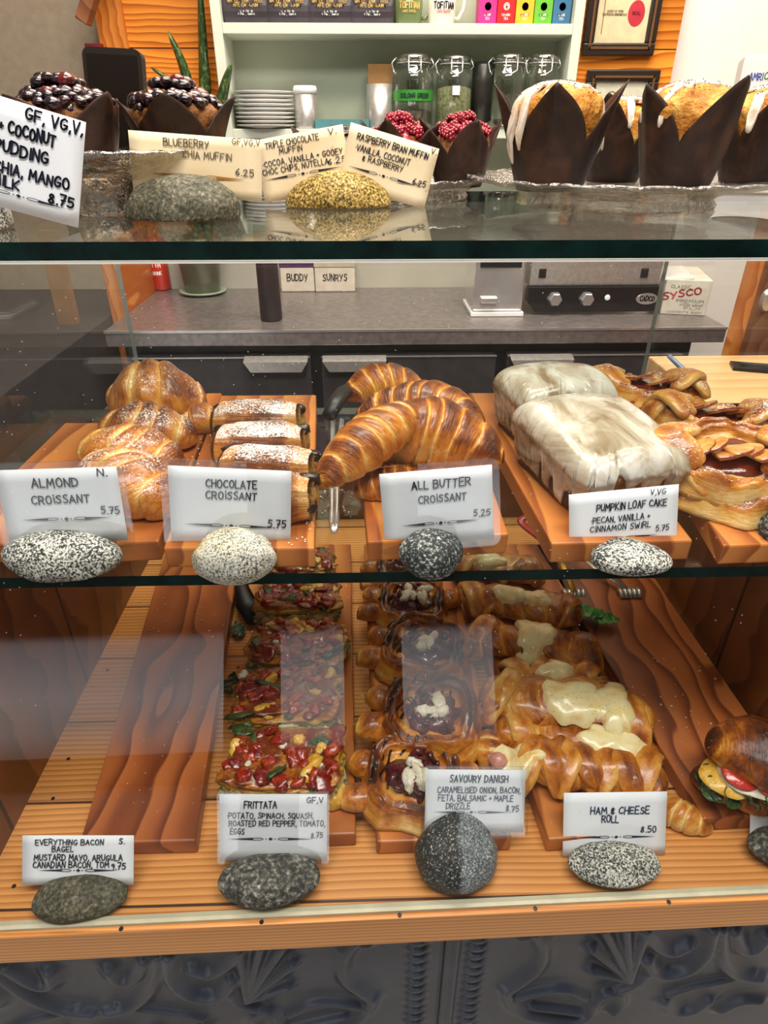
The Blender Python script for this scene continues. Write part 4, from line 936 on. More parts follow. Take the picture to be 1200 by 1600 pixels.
def tulip(label, loc, rz, kind, s=1.0, seed=0, tilt=(0, 0)):
    """a muffin in a folded paper: kind is 'lemon', 'blueberry', 'raspberry' or 'chocolate'"""
    nm = {'lemon': 'poppy_seed_muffin', 'blueberry': 'blueberry_muffin', 'raspberry': 'raspberry_muffin', 'chocolate': 'chocolate_muffin'}[kind]
    root = thing(nm, label, 'muffin', loc, (radians(tilt[0]), radians(tilt[1]), radians(rz)), {'lemon': 'iced lemon poppy seed muffins', 'blueberry': 'blueberry topped muffins', 'raspberry': 'raspberry topped muffins', 'chocolate': None}[kind])
    root.scale = (s, s, s * (.80 if kind == 'blueberry' else 1))
    hp = .095 if kind == 'lemon' else .076 if kind == 'blueberry' else .084
    # paper
    na, nz = 160, 14; V = []
    for i in range(na):
        th = 2 * pi * i / na; w = ((th / (pi / 2)) % 1.0); tri = 1 - abs(2 * w - 1); pk = tri ** .78
        top = .044 + (hp - .044) * pk + .003 * sin(5 * th + seed)
        for j in range(nz):
            z = top * j / (nz - 1); r = .0325 + .0175 * (z / .08) ** .75 + (.008 * pk ** 2 * (z / hp) ** 2.0) - .001 * (1 - pk)
            r *= 1 + .022 * cos(8 * th) * (z / .08) + .012 * sin(13 * th + z * 60 + seed) * (z / .08); lean = .003 * sin(2 * th + seed) * z / .08
            V.append(((r + lean) * cos(th), (r + lean) * sin(th), z))
    pw = mk('paper_wrapper', V, gridf(na, nz, cu=True), M['paper'], root); m = pw.modifiers.new('solid', 'SOLIDIFY'); m.thickness = .0007; m.offset = 1
    # crumb
    top = {'lemon': .093, 'blueberry': .078, 'raspberry': .072, 'chocolate': .080}[kind]; rm = .0450 if kind == 'lemon' else .041
    prof = [(.0295, .001), (.034, .02), (.0385, .04), (.0415, .054), (rm, .066 * top / .09)]; z0 = prof[-1][1]
    for k in range(1, 15): a = k / 14 * pi / 2; prof.append((rm * cos(a) ** .8 if k < 14 else .0, z0 + (top - z0) * sin(a)))
    nn = 72; V = []
    for i in range(nn):
        th = 2 * pi * i / nn
        for r, z in prof: V.append((r * cos(th), r * sin(th), z))
    V = np.array(V); up = np.clip((V[:, 2] - .05) / .02, 0, 1)[:, None]
    V = V + np.stack([fbm(V, 45, 3, seed + q) for q in range(3)], -1) * .0085 * up
    if kind == 'lemon':
        ck = np.abs(V[:, 0] * cos(seed) + V[:, 1] * sin(seed) + .008 * np.sin(V[:, 1] * 90)); V[:, 2] -= .010 * np.exp(-(ck / .005) ** 2) * up[:, 0]
    mk('muffin_top', V, gridf(nn, len(prof), cu=True), M['muffin' if kind == 'lemon' else 'choc' if kind == 'chocolate' else 'bran'], root)
    rng = random.Random(seed + 11)
    if kind == 'lemon':
        dp = np.array(prof[4:][::-1] + [(.049, .05), (.046, .035), (.041, .018), (.037, .006)]); seg = np.hypot(*np.diff(dp, axis=0).T); cum = np.concatenate([[0], np.cumsum(seg)])
        def path(th, q):
            r = np.interp(q, cum, dp[:, 0]); z = np.interp(q, cum, dp[:, 1]); d = .002; r2 = np.interp(q + d, cum, dp[:, 0]); z2 = np.interp(q + d, cum, dp[:, 1]); t = np.array([r2 - r, z2 - z]); t /= np.linalg.norm(t) + 1e-9; n = (-t[1], t[0])
            p = np.array([r * cos(th), r * sin(th), z]); g = fbm(p[None], 45, 3, seed) * .004
            if q > .06: n = (1.0, 0.15)
            return p + np.array([0, 0, float(g[0]) * .6]), (n[0] * cos(th), n[0] * sin(th), n[1])
        sp = [(rng.uniform(0, 2 * pi), rng.uniform(.03, .085), rng.uniform(.08, .15)) for _ in range(6)]
        def reach(th):
            b = .024 + .024 * float(fbm(np.array([[cos(th), sin(th), .3]]), 1.8, 2, seed)[0])
            for a, l, w in sp: d = (th - a + pi) % (2 * pi) - pi; b = max(b, .026 + l * exp(-(d / w) ** 4)) if abs(d) < .5 else b
            return b
        drip_sheet('icing', path, reach, M['icing'], root, 150, 30, .0022, .0006)
        mb = MB()
        for k in range(80):
            th, q = rng.uniform(0, 2 * pi), rng.uniform(.004, .042); p, n = path(th, q); p = np.array(p) + np.array(n) * .0032; mb.lathe([(0, -.0006), (.0009, 0), (0, .0006)], 6, p, cap=False)
        tag(mb.build('poppy_seeds', M['poppy'], root), kind='stuff')
    elif kind in ('blueberry', 'raspberry'):
        n = 74 if kind == 'blueberry' else 30; protos = []
        for k in range(n):
            if k < 3:
                if kind == 'blueberry': c = blob('berry', .0062, .0060, .0050, M['blueberry' if k < 2 else 'cherry'], root, k, .12, 2, nu=20, nv=12)
                else:
                    mb = MB()
                    for lv in range(4):
                        for q in range(7 if lv < 3 else 3): a = q * 2 * pi / (7 if lv < 3 else 3) + lv * .45; rr = (.0075, .0072, .0055, .0022)[lv]; mb.lathe([(0, -.0031), (.0022, -.0022), (.0031, 0), (.0022, .0022), (0, .0031)], 8, (rr * cos(a), rr * sin(a), (.0, .0042, .0084, .0115)[lv] - .004), cap=False)
                    c = mb.build('raspberry', M['raspberry'], root, smooth=True)
                protos.append(c)
            else: c = protos[2 if k % 9 == 4 else k % 2].copy(); COL.objects.link(c); c.parent = root
            f = (k + .5) / n; a = k * 2.39996 + seed; r = (.040 if kind == 'blueberry' else .037) * sqrt(f); z = z0 + (top - z0) * sqrt(max(0, 1 - (r / rm) ** 2)) + .003 + (.009 if f < .22 else 0); c.location = (r * cos(a), r * sin(a), z + rng.uniform(-.001, .004)); c.rotation_euler = (rng.uniform(-.8, .8), rng.uniform(-.8, .8), rng.uniform(0, 6)); q = rng.uniform(.8, 1.4) * (1 if kind == 'blueberry' else .78); c.scale = (q, q, q)
        blob('berry_syrup', .038, .038, top - z0 + .003, M['blueberry' if kind == 'blueberry' else 'raspberry'], root, seed, .25, 2.2, loc=(0, 0, z0 + .001))
    else:
        blob('spread_topping', .030, .028, .010, M['choc'], root, seed, .35, 2, loc=(0, 0, top - .004))
    return root
# ================================================================== middle shelf
BT = ZM + .0198
def W_(px, cx, cy, z): return px * DEP(PZ(cx, cy, z))      # real width of a span seen at a spot
def PL(cx, cy, z0, h, extra=0.0): p = PZ(cx, cy, z0 + extra + h); return (p.x, p.y, z0 + extra)
# butter croissants, a heap of six
GB = 'heaped butter croissants'
def bc(label, cx, cy, ex, rot, L, R, bend, seed, bands=3.4, base=.42):
    k = DEP(PZ(cx, cy, BT + ex + .02)); L, R = L * k, R * k
    o = croissant('butter_croissant', L, R, bend, bands, seed, base=base); put(o, PL(cx, cy, BT, R * .7, ex), rot, label, 'croissant', GB); return o
bc('butter croissant at the very back of the heap, its pale tip pointing up', 602, 598, .020, (0, -4, 186), 130, 34, 1.3, 21, 3.0, .50)
bc('second butter croissant from the back, lying across the rear of the heap', 660, 632, .022, (0, 0, 168), 200, 40, 1.2, 22, 3.6, .44)
bc('bottom butter croissant whose left tip shows beside the card', 612, 752, .0, (0, 0, 12), 130, 30, .6, 23, 3.2, .48)
bc('butter croissant under the big one, showing just above the card', 690, 724, .0, (0, 0, -6), 170, 32, .5, 24, 3.2, .46)
bc('big front butter croissant with broad banded layers and a tip at the right', 664, 676, .014, (6, -2, 172), 236, 56, 1.25, 25, 3.6, .50)
bc('long butter croissant leaning diagonally on the left of the heap', 582, 680, .036, (8, -20, 38), 222, 40, .25, 26, 3.6, .42)

# almond croissants, a row going back
def almond(label, cx, cy, ex, rot, L, R, seed, base=.36, bands=2.1, bend=.9):
    k = DEP(PZ(cx, cy, BT + ex + .02)); L, R = L * k, R * k
    o = croissant('almond_croissant', L, R, bend, bands, seed, wide=1.25, flat=.55, obl=.35, base=base, mat='almond', bulge=.22, nz=.10, tipf=.3)
    put(o, PL(cx, cy, BT, R * .75, ex), rot, label, 'croissant', 'almond croissants in a row'); return o
almond('flat almond croissant tip sticking out under the rearmost dome', 300, 648, .0, (0, 0, -28), 110, 26, 31, .46)
almond('big domed almond croissant at the back of its row', 243, 607, .010, (0, 0, -10), 148, 50, 32, .42, 1.7, .7)
almond('third almond croissant from the front, glossy with a dark left tip', 226, 662, .004, (0, 0, -14), 158, 38, 33, .40)
almond('second almond croissant from the front, pale with a cut end', 200, 698, .004, (0, 0, -18), 172, 42, 34, .30)
almond('front almond croissant curling down beside the almond card', 196, 742, .004, (0, 4, -34), 185, 52, 35, .34)

# chocolate croissants
choc_croissant('rearmost chocolate croissant, darkest and heavily sugared', PL(404, 656, BT, .022), -2, W_(128, 404, 655, BT + .02), .023, .022, 41)
choc_croissant('second chocolate croissant from the back, sugared in the middle', PL(408, 690, BT, .022), -1, W_(134, 409, 691, BT + .02), .022, .021, 42)
choc_croissant('chocolate croissant with a white sugar seam just above the card', PL(420, 728, BT, .022), -9, W_(140, 419, 727, BT + .02), .021, .021, 43)
choc_croissant('front chocolate croissant mostly hidden by its card', PL(424, 775, BT, .018), -5, W_(132, 424, 782, BT + .02), .020, .020, 44)

# pumpkin loaves
def loaf(label, loc, rz, L, W, H, seed, drips=.035, front=True):
    root = thing('pumpkin_loaf', label, 'loaf cake', loc, (0, 0, radians(rz)), 'glazed pumpkin loaf cakes')
    nu, nv = 84, 40; th = np.linspace(0, 2 * pi, nu, endpoint=False); rb = .018
    a, b = W / 2, L / 2
    def edge(t):      # rounded rectangle radius
        p = 7.0; return 1 / ((abs(cos(t)) / a) ** p + (abs(sin(t)) / b) ** p) ** (1 / p)
    def crown(x, y): return H * (1 - .16 * (x / a) ** 2 - .07 * (y / b) ** 2) + .004 * sin(y * 42 + seed) + .004 * float(vnoise(np.array([x * 30, y * 30, seed + .3])))
    def path(t, s):
        R_ = edge(t); fl = max(.001, R_ - rb)
        ux, uy = cos(t), sin(t)
        if s < fl: x, y = s * ux, s * uy; return (x, y, crown(x, y)), (0, 0, 1)
        ze = crown(fl * ux, fl * uy); q = (s - fl) / rb
        if q < pi / 2: r = fl + rb * sin(q); return (r * ux, r * uy, ze - rb * (1 - cos(q))), (sin(q) * ux, sin(q) * uy, cos(q))
        d = s - fl - rb * pi / 2; zz = max(.0, ze - rb - d); tp = 1 - .10 * (1 - zz / H); return (R_ * ux * tp, R_ * uy * tp, zz), (ux, uy, 0)
    V = []
    for t in th:
        S = edge(t) - rb + rb * pi / 2 + H - rb
        for j in range(nv): V.append(path(t, S * j / (nv - 1))[0])
        V.append((0, 0, 0))
    V = np.array(V); V[:, :2] *= (1 + .03 * fbm(V, 40, 2, seed))[:, None]
    ys = V[:, 1]; F = gridf(nu, nv + 1, cu=True); cen = [sum(ys[i] for i in f) / 4 for f in F]; czs = [sum(V[i][2] for i in f) / 4 for f in F]
    mi = [1 if (front and c < -b * .90 and z < H * .86) else 0 for c, z in zip(cen, czs)]
    mk('cake', V, F, [M['crust'], M['crumb']], root, mi=mi)
    rng = random.Random(seed); sp = [(rng.uniform(0, 2 * pi), rng.uniform(.012, .062), rng.uniform(.025, .09)) for _ in range(46)]
    def reach(t):
        base = edge(t) + .006 + .009 * float(fbm(np.array([[cos(t) * 3, sin(t) * 3, .1]]), 2.0, 2, seed)[0]); x = base
        lim = edge(t) - rb + rb * pi / 2 + H - rb - .006
        for c, l, w in sp:
            d = (t - c + pi) % (2 * pi) - pi
            if abs(d) < .4: x = max(x, base + (l if abs(sin(c)) < .88 else l * .30) * exp(-(d / w) ** 4))
        if abs(cos(t)) > .35: x += .020
        return min(x, lim)
    drip_sheet('glaze', path, reach, M['glaze'], root, 300, 44, .003, .0012)
    return root
loaf('front glazed pumpkin loaf cake with its cut crumb facing the glass', PL(928, 704, BT, .030), 15, .142, .106, .060, 51)
loaf('rear glazed pumpkin loaf cake, thickly iced, behind the longer one', PL(862, 632, BT, .030), 13, .086, .104, .062, 52, front=False)

# apple danishes
apple_danish('rearmost apple danish, dark and caramelised, beside the pale worktop', PL(1008, 596, BT, .02, .020), -12, .78, 61, 4)
apple_danish('apple danish lying on the left below the pumpkin loaf end', PL(990, 640, BT, .02), -28, .80, 62, 5)
apple_danish('apple danish behind the front pair, dark syrup in its hollow', PL(1120, 643, BT, .02, .016), -20, .80, 63, 6)
apple_danish('apple danish with a fan of apple slices facing the viewer', PL(1138, 698, BT, .02, .026), -16, .86, 64, 7, tilt=(16, 0))
apple_danish('bottom front apple danish with a broad flaky pale side', PL(1152, 754, BT, .02), -14, .80, 65, 5)

# ================================================================== case floor
BF = ZF + .0198
frittata('rearmost frittata square, seen dimly through the glass shelf', PL(462, 884, BF, .02), 3, .054, .030, .034, 71)
frittata('second frittata square from the back, cut by the shelf edge', PL(466, 938, BF, .02), 2, .054, .030, .034, 72)
frittata('frittata square with spinach at its left and bright pepper on the right', PL(466, 1010, BF, .02), -5, .056, .037, .035, 73)
frittata('large frittata square second from the front, cheese crumbs on top', PL(449, 1092, BF, .02), 4, .057, .038, .035, 74)
frittata('front frittata square just above its card', PL(444, 1192, BF, .02), -3, .056, .036, .034, 75)
savoury_danish('rearmost savoury danish, seen through the glass shelf', PL(634, 884, BF, .02), 4, .72, 81)
savoury_danish('savoury danish just below the shelf edge, striped with drizzle', PL(642, 936, BF, .02), -8, .74, 82)
savoury_danish('square savoury danish with feta in the middle of the row', PL(660, 1010, BF, .02, .004), -14, .80, 83)
savoury_danish('savoury danish with a white feta heap, second from the front', PL(672, 1112, BF, .02, .004), -12, .82, 84)
savoury_danish('front savoury danish half behind its tilted card', PL(646, 1212, BF, .02), -8, .74, 85)
ham_roll('rearmost ham and cheese roll, dim behind the glass shelf', PL(780, 880, BF, .02), -8, .125, .028, .027, 91, ((-.2, .02, .016),), tone=.34)
ham_roll('dark glazed ham roll right below the shelf edge', PL(812, 938, BF, .02, .004), -14, .165, .029, .030, 92, ((-.2, .022, .016), (.25, .018, .014)), lobes=6, tone=.42)
ham_roll('ham roll with a wide patch of herbed cheese beside the spinach leaf', PL(834, 998, BF, .02), -16, .158, .030, .031, 93, ((-.02, .026, .026),), lobes=4, tone=.44)
ham_roll('small ham roll tucked between two larger ones', PL(862, 1046, BF, .02), -5, .105, .022, .022, 94, ((.1, .022, .016),), tone=.30)
ham_roll('widest ham roll with cheese spilling over its right side', PL(884, 1098, BF, .02, .010), -17, .186, .038, .034, 95, ((.08, .034, .026), (.52, .022, .040)), lobes=4, tone=.32)
ham_roll('smooth ham roll with cheese at its right end', PL(898, 1152, BF, .02), -14, .166, .028, .029, 96, ((.42, .040, .024),), lobes=2, tone=.34)
ham_roll('front ham roll of four golden puffed lobes above its card', PL(916, 1192, BF, .02), -8, .150, .030, .031, 97, ((-.92, .024, .020),), lobes=7, tone=.42)
o = croissant('pastry_scrap', .060, .014, .5, 2.5, 98, base=.22, mat='ham_dough'); put(o, PL(1064, 1272, ZF + .0006, .01), (0, 0, -30), 'flaky scrap of ham roll poking out beside its card', 'pastry', None)
o = croissant('pastry_scrap', .058, .0135, .3, 1.6, 99, base=.30, mat='ham_dough'); put(o, PL(766, 1170, BF, .01), (0, 0, 82), 'short upright piece of pastry between the danishes and the ham rolls', 'pastry', None)

# bagel sandwich
def sandwich():
    p = PL(1172, 1205, BF, .03); root = thing('bagel_sandwich', 'egg, tomato and salad sandwich in a brown bun at the right edge', 'sandwich', p, (0, 0, radians(-14))); root.scale = (.78, .78, .78)
    o = croissant('bottom_bun', .12, .030, .5, .6, 101, wide=1.35, base=.46, mat='bun', parent=root, flat=.7, bulge=.05, nz=.12)
    for k, (x, y, r) in enumerate(((-.045, -.030, .3), (-.030, -.036, 1.2), (-.012, -.040, 2.2), (-.050, -.016, .0), (.008, -.042, 1.7))):
        leaf('arugula_leaf', .034, .015, M['leaf'], root, (x, y, .034), (radians(48), radians(10 * k - 20), r), k)
    for x, y, r in ((-.03, -.018, .2), (.022, -.022, -.1)): blob('egg_slice', .032, .026, .007, M['egg'], root, 3, .15, 2, loc=(x, y, .043), rot=(.15, 0, r))
    blob('cheese_slice', .056, .034, .005, M['feta'], root, 5, .15, 2, loc=(.010, -.014, .050), rot=(.12, 0, 0))
    for x, y in ((-.020, -.020), (.014, -.026), (.042, -.020)): blob('tomato_slice', .023, .022, .0045, M['tomato_fresh'], root, 6, .06, 2, loc=(x, y, .057), rot=(.25, .1, 0), nu=30)
    o = croissant('top_bun', .120, .034, .55, .6, 102, wide=1.35, base=.50, mat='bun', parent=root, flat=.35, bulge=.05, nz=.12); o.location = (.004, .004, .060); o.rotation_euler = (radians(4), 0, 0)
    mb = MB(); mb.tube([(.006, .0, .08), (.010, .0, .14)], .0014, 8); s = [(.010 + .010 * cos(a) * (1 if a < 6.3 else .6), 0.003 * sin(a), .148 + .009 * sin(a)) for a in np.linspace(-1.4, 6.6, 30)]; mb.tube(s, .0014, 8)
    mb.tube([(.004, -.003, .142), (.016, .003, .143)], .0016, 8)
    mb.build('knotted_pick', plain('green bamboo', (.48, .52, .22), .4), root, smooth=True)
def leaf(name, L, W, mat, parent, loc, rot, seed=0, cup=.35):
    nu, nv = 22, 11; V = []
    for i in range(nu):
        u = i / (nu - 1); w = W * sin(pi * u ** .8) ** .75 * (1 + .12 * sin(u * 17 + seed))
        for j in range(nv): v = 2 * j / (nv - 1) - 1; V.append(((u - .5) * L, v * w, .25 * L * (u - .5) ** 2 + cup * w * v * v - .0006 * (abs(v) < .1) + .0012 * sin(u * 22 + v * 4 + seed)))
    o = mk(name, V, gridf(nu, nv), mat, parent, loc=loc, rot=rot); m = o.modifiers.new('solid', 'SOLIDIFY'); m.thickness = .0006; return o
M['tomato_fresh'] = blotch('fresh tomato', [(.45, .02, .015), (.62, .05, .03)], 60, .18, .7, .2)
sandwich()
p = PZ(918, 962, BF + .004); o = leaf('spinach_leaf', .042, .013, M['spinach'], None, (p.x, p.y, BF + .007), (0, 0, -.35), 1); tag(o, 'left one of two fresh green spinach leaves on the right board', 'leaf', 'spinach leaves on the board')
p = PZ(944, 972, BF + .004); o = leaf('spinach_leaf', .036, .014, M['spinach'], None, (p.x, p.y, BF + .008), (0, 0, -.2), 2); tag(o, 'rounder right one of two fresh green spinach leaves on the right board', 'leaf', 'spinach leaves on the board')
for cx, cy, r, lb in ((372, 985, 1.9, 'dark wilted leaf beside the frittata board, the farther one'), (362, 1068, 1.6, 'dark wilted leaf beside the frittata board, the nearer one')):
    p = PZ(cx, cy, ZF + .003); o = leaf('wilted_leaf', .034, .009, M['leaf'], None, (p.x, p.y, ZF + .003), (0, 0, r), cx); tag(o, lb, 'leaf', 'wilted leaves by the frittata')
p = PZ(523, 1246, BF + .006); o = blob('potato_chunk', .012, .012, .009, M['egg'], None, 7, .3, 2, flat=.8, nu=20, nv=12, sq=.7); put(o, (p.x, p.y, BF), (0, 0, 20), 'small yellow potato chunk dropped beside the frittata card', 'food scrap', None)

# tongs
def flat_arm(mb, pts, w, m, t=.0022): mb.tube(pts, t, 10, m, sx=w / t)
tg = thing('tongs', 'red handled serving tongs lying at the back between the ham rolls and right board', 'tongs', PL(850, 860, ZF, .03))
def rel(cx, cy, z): p = PZ(cx, cy, z); return (p.x - tg.location.x, p.y - tg.location.y, z - tg.location.z)
zz = ZF + .040
red = plain('red silicone', (.42, .012, .030), .35, .5, coat=.3)
MB().tube(smo([rel(874, 868, zz), rel(846, 842, zz), rel(818, 822, zz), rel(812, 812, zz + .004), rel(826, 806, zz + .006), rel(848, 812, zz + .004), rel(868, 832, zz), rel(905, 868, zz)], 3), .0032, 12, sx=2.0).build('red_handle', red, tg, smooth=True)
ste = M['steel']
MB().tube([rel(872, 866, zz), rel(886, 898, zz - .008), rel(897, 925, zz - .016)], .0014, 10, sx=3.2).build('arm', plain('yellow metal', (.75, .42, .06), .25, .5, .6), tg, smooth=True)
MB().tube([rel(903, 866, zz), rel(940, 895, zz - .008), rel(978, 918, zz - .012)], .0014, 10, sx=3.2).build('arm', ste, tg, smooth=True)
for q in ((897, 925, zz - .018), (984, 924, zz - .014)):
    c = rel(*q); mb = MB()
    for k in range(5): mb.tube([(c[0] - .013 + k * .0065, c[1] + .008, c[2] - .002), (c[0] - .013 + k * .0065, c[1], c[2]), (c[0] - .012 + k * .006, c[1] - .008, c[2] - .006)], .0034, 8)
    mb.build('scalloped_tip', ste, tg, smooth=True)
tg = thing('tongs', 'black handled steel tongs on the glass beside the butter croissants', 'tongs', PL(525, 720, ZM, .004))
z = ZM + .012
MB().tube([rel(514, 650, z + .034), rel(526, 628, z + .040), rel(538, 612, z + .044), rel(541, 606, z + .036)], [.006, .007, .007, .004], 12, sx=1.3).build('handle', M['black'], tg, smooth=True)
for a, b in ((520, 519), (534, 527)):
    MB().tube([rel(a, 655, z + .026), rel(b, 740, z + .008), rel(b - 1, 815, z - .004), rel(522, 832, z - .006)], .0011, 8, sx=2.2).build('arm', M['silver'], tg, smooth=True)
tg = thing('tongs', 'black scalloped tongs end beside the farthest frittata squares', 'tongs', PL(388, 930, ZF, .01))
MB().tube([rel(372, 862, ZF + .035), rel(378, 920, ZF + .022), rel(386, 945, ZF + .016), rel(396, 972, ZF + .008)], [.004, .007, .010, .006], 12, sx=1.5).build('jaw', M['black'], tg, smooth=True)
# crumbs and sugar left on the boards and the shelf
def crumbs(name, label, boxes, n, z, mat, s0, s1, seed):
    rng = random.Random(seed); mb = MB()
    for k in range(n):
        (x0, x1, y0, y1) = boxes[k % len(boxes)]; p = PZ(rng.uniform(x0, x1), rng.uniform(y0, y1), z); s = rng.uniform(s0, s1)
        mb.lathe([(0, 0), (s, s * .2), (s * .8, s * .8), (0, s)], 5, (p.x, p.y, z), cap=False)
    o = mb.build(name, mat); tag(o, label, 'crumbs', None, 'stuff')
crumbs('sugar_crumbs', 'white sugar crumbs scattered on the chocolate croissant board', [(345, 480, 622, 650), (300, 345, 640, 780), (300, 480, 840, 852), (475, 490, 640, 840)], 150, BT, M['white'], .0004, .0011, 1)
crumbs('shelf_crumbs', 'white crumbs on the glass shelf beside the black tongs', [(500, 550, 765, 810), (1140, 1190, 862, 876), (350, 470, 870, 890)], 110, ZM, M['white'], .0004, .0013, 2)
crumbs('board_crumbs', 'pale crumbs on the two bare boards of the case floor', [(215, 355, 930, 1120), (985, 1120, 960, 1160)], 60, BF, M['potato'], .0006, .0016, 3)
# top-of-case bakery stands
def stand(label, cx, cy, Y, rim, foot, h, mat, name='glass_plate'):
    d = PY(cx, cy, Y); root = thing(name, label, 'cake stand', (d.x, Y, ZT + .0004), group=None)
    n = 160; prof = [(foot * .2, .004), (foot * .92, .002), (foot, .0), (foot * 1.01, .003), (foot * .97, h * .35), (foot * 1.06, h * .55), (rim * .80, h * .72), (rim * .97, h * .93), (rim, h), (rim * .985, h + .002), (rim * .80, h * .80), (foot * .9, h * .62), (0, h * .60)]
    V = []; F = []; k = len(prof)
    for i in range(n):
        th = 2 * pi * i / n
        for q, (r, z) in enumerate(prof):
            s = 1 + (.010 * abs(sin(12 * th)) if q in (6, 7, 8, 9) else .006 * sin(40 * th) if q in (3, 4, 5) else 0); V.append((r * s * cos(th), r * s * sin(th), z + (.0015 * abs(sin(12 * th)) if q in (7, 8, 9) else 0)))
    mk('plate', V, gridf(n, k, cu=True), M[mat], root)
    return root
stand('wide pressed glass plate under the iced poppy seed muffins', 968, 300, .775, .168, .098, .026, 'cut_glass')
stand('pressed glass plate behind, under the raspberry muffins', 634, 300, .868, .100, .074, .020, 'cut_glass')
stand('crinkled silvery stand lifting the blueberry muffins', 192, 280, .730, .100, .062, .052, 'foil', 'cake_stand')
def on(cx, Y, z): p = PY(cx, 300, Y); f = (np.array((p.x, Y, z)) - _C) @ _fw; x = float(((cx - 600) / FPX * f + sin(YAW) * Y) / cos(YAW)); return (x, Y, z)
zp = ZT + .018
tulip('left front poppy seed muffin with two white icing runs down its paper', on(856, .735, zp), 28, 'lemon', .98, 111)
tulip('middle poppy seed muffin with a pink-white icing crown, right of the first', on(1052, .735, zp), 62, 'lemon', .98, 113)
tulip('rear poppy seed muffin at the right edge of the glass plate', on(1172, .80, zp), 30, 'lemon', .98, 112)
tulip('poppy seed muffin at the back, between the two front ones', on(955, .865, zp), 10, 'lemon', .9, 114)
tulip('left raspberry topped muffin behind the cream cards', on(624, .862, ZT + .013), 25, 'raspberry', .80, 121)
tulip('right raspberry topped muffin beside the poppy seed muffins', on(716, .862, ZT + .013), 60, 'raspberry', .82, 122)
tulip('left blueberry muffin piled highest with dark berries', on(124, .712, ZT + .036), 15, 'blueberry', 1.02, 131)
tulip('right blueberry muffin behind the blueberry card', on(289, .745, ZT + .036), 48, 'blueberry', 1.02, 132)
tulip('chocolate muffin just peeking over the triple chocolate card', on(530, .885, ZT + .0), 35, 'chocolate', .88, 141)
# ================================================================== behind the counter
def onY(cx, cy, Y):
    p = PY(cx, cy, Y); return p
def sc(cx, cy, Y): return DEP(PY(cx, cy, Y))
def flat_text(name, lines, mat, parent, origin, ux, uy, off=.0004, w=.17, jit=.02):
    """lines: (text, x0, x1, y, h) in metres on the plane spanned by ux, uy"""
    V = []; F = []
    for i, (s, a, b, y, h) in enumerate(lines): text_geo(s, a, b, y, h, V, F, w, jit, 0.0, seed=i + 3)
    ux, uy = Vector(ux).normalized(), Vector(uy).normalized(); n = ux.cross(uy); o = Vector(origin) + n * off
    return mk(name, [o + ux * v[0] + uy * v[1] for v in V], F, mat, parent, smooth=False)
# ---- sage shelf unit hung on the planks
YS0, YS1 = 2.08, YW - .002
zl = 1.366; zu = 1.602; xl, xr = -.392, .577
un = thing('shelf_unit', 'sage green open shelf unit on the orange plank wall', 'shelf', (0, 0, 0))
boxo('side_panel', xl, xl + .026, YS0, YS1, 1.17, 2.2, M['sage_l'], un, bevel=.002)
boxo('side_panel', xr - .026, xr, YS0, YS1, 1.17, 2.2, M['sage_l'], un, bevel=.002)
boxo('back_panel', xl + .026, xr - .026, YS1 - .012, YS1, 1.17, 2.2, M['sage'], un)
for z in (zl, zu, zu + .30): boxo('shelf_board', xl + .026, xr - .026, YS0, YS1 - .012, z - .024, z, M['sage_l'], un, bevel=.002)
boxo('back_ledge', xl + .026, xr - .026, YS1 - .03, YS1 - .012, zl, zl + .045, M['sage'], un)
# ---- coffee bags
bagm = plain('dark plum coffee bag', (.045, .036, .045), .38, .5, var=.15, sc=18, bmp=.2)
def coffee_bag(label, cx, w, red):
    p = onY(cx, 25, 2.115); root = thing('coffee_bag', label, 'coffee bag', (p.x, 2.13, zu + .0006), group='coffee bags on the upper shelf'); d = .05; h = .24; V = []; nx, nz = 16, 20
    for k in range(nz):
        z = h * k / (nz - 1); fl = .5 * d * (1 - .75 * (z / h) ** 3); 
        for i in range(nx * 2):
            a = 2 * pi * i / (nx * 2); c, s = cos(a), sin(a); x = math.copysign(abs(c) ** .22, c) * w / 2; y = math.copysign(abs(s) ** .3, s) * fl
            y += (.004 * sin(z * 90) + .003 * sin(x * 120 + z * 40)) * (s < 0) * (z > .05); V.append((x * (1 - .02 * (z < .004)), y - (.003 if (s < 0 and .02 < z < .05) else 0), z))
    mk('bag', V, gridf(nz, nx * 2, cv=True), bagm, root, smooth=False)
    y0 = -d / 2 - .0045
    flat_text('gold_print', [('WHOLE BEAN COFFEE', -w * .36, w * .36, .0435, .007), ('CAFE EN GRAINS', -w * .30, w * .30, .0345, .007)], M['gold'], root, (0, y0, 0), (1, 0, 0), (0, 0, 1), w=.2)
    flat_text('white_print', [('ROASTED IN', -w * .12, w * .14, .0235, .004), ('TOFINO, CANADA', -w * .17, w * .18, .0175, .004)], M['white_p'], root, (0, y0, 0), (1, 0, 0), (0, 0, 1), w=.2)
    boxo('label_band', -w * .36, w * .36, y0 + .0005, y0 + .002, .060, .16, M['red_p'] if red else plain('purple label', (.09, .03, .05), .4), root)
coffee_bag('leftmost plum coffee bag at the end of the upper shelf', 386, .124, False)
coffee_bag('second plum coffee bag from the left on the upper shelf', 450, .122, False)
coffee_bag('third plum coffee bag from the left, creased at its lower corner', 516, .124, False)
coffee_bag('rightmost plum coffee bag with a red label, beside the green mug', 581, .120, True)
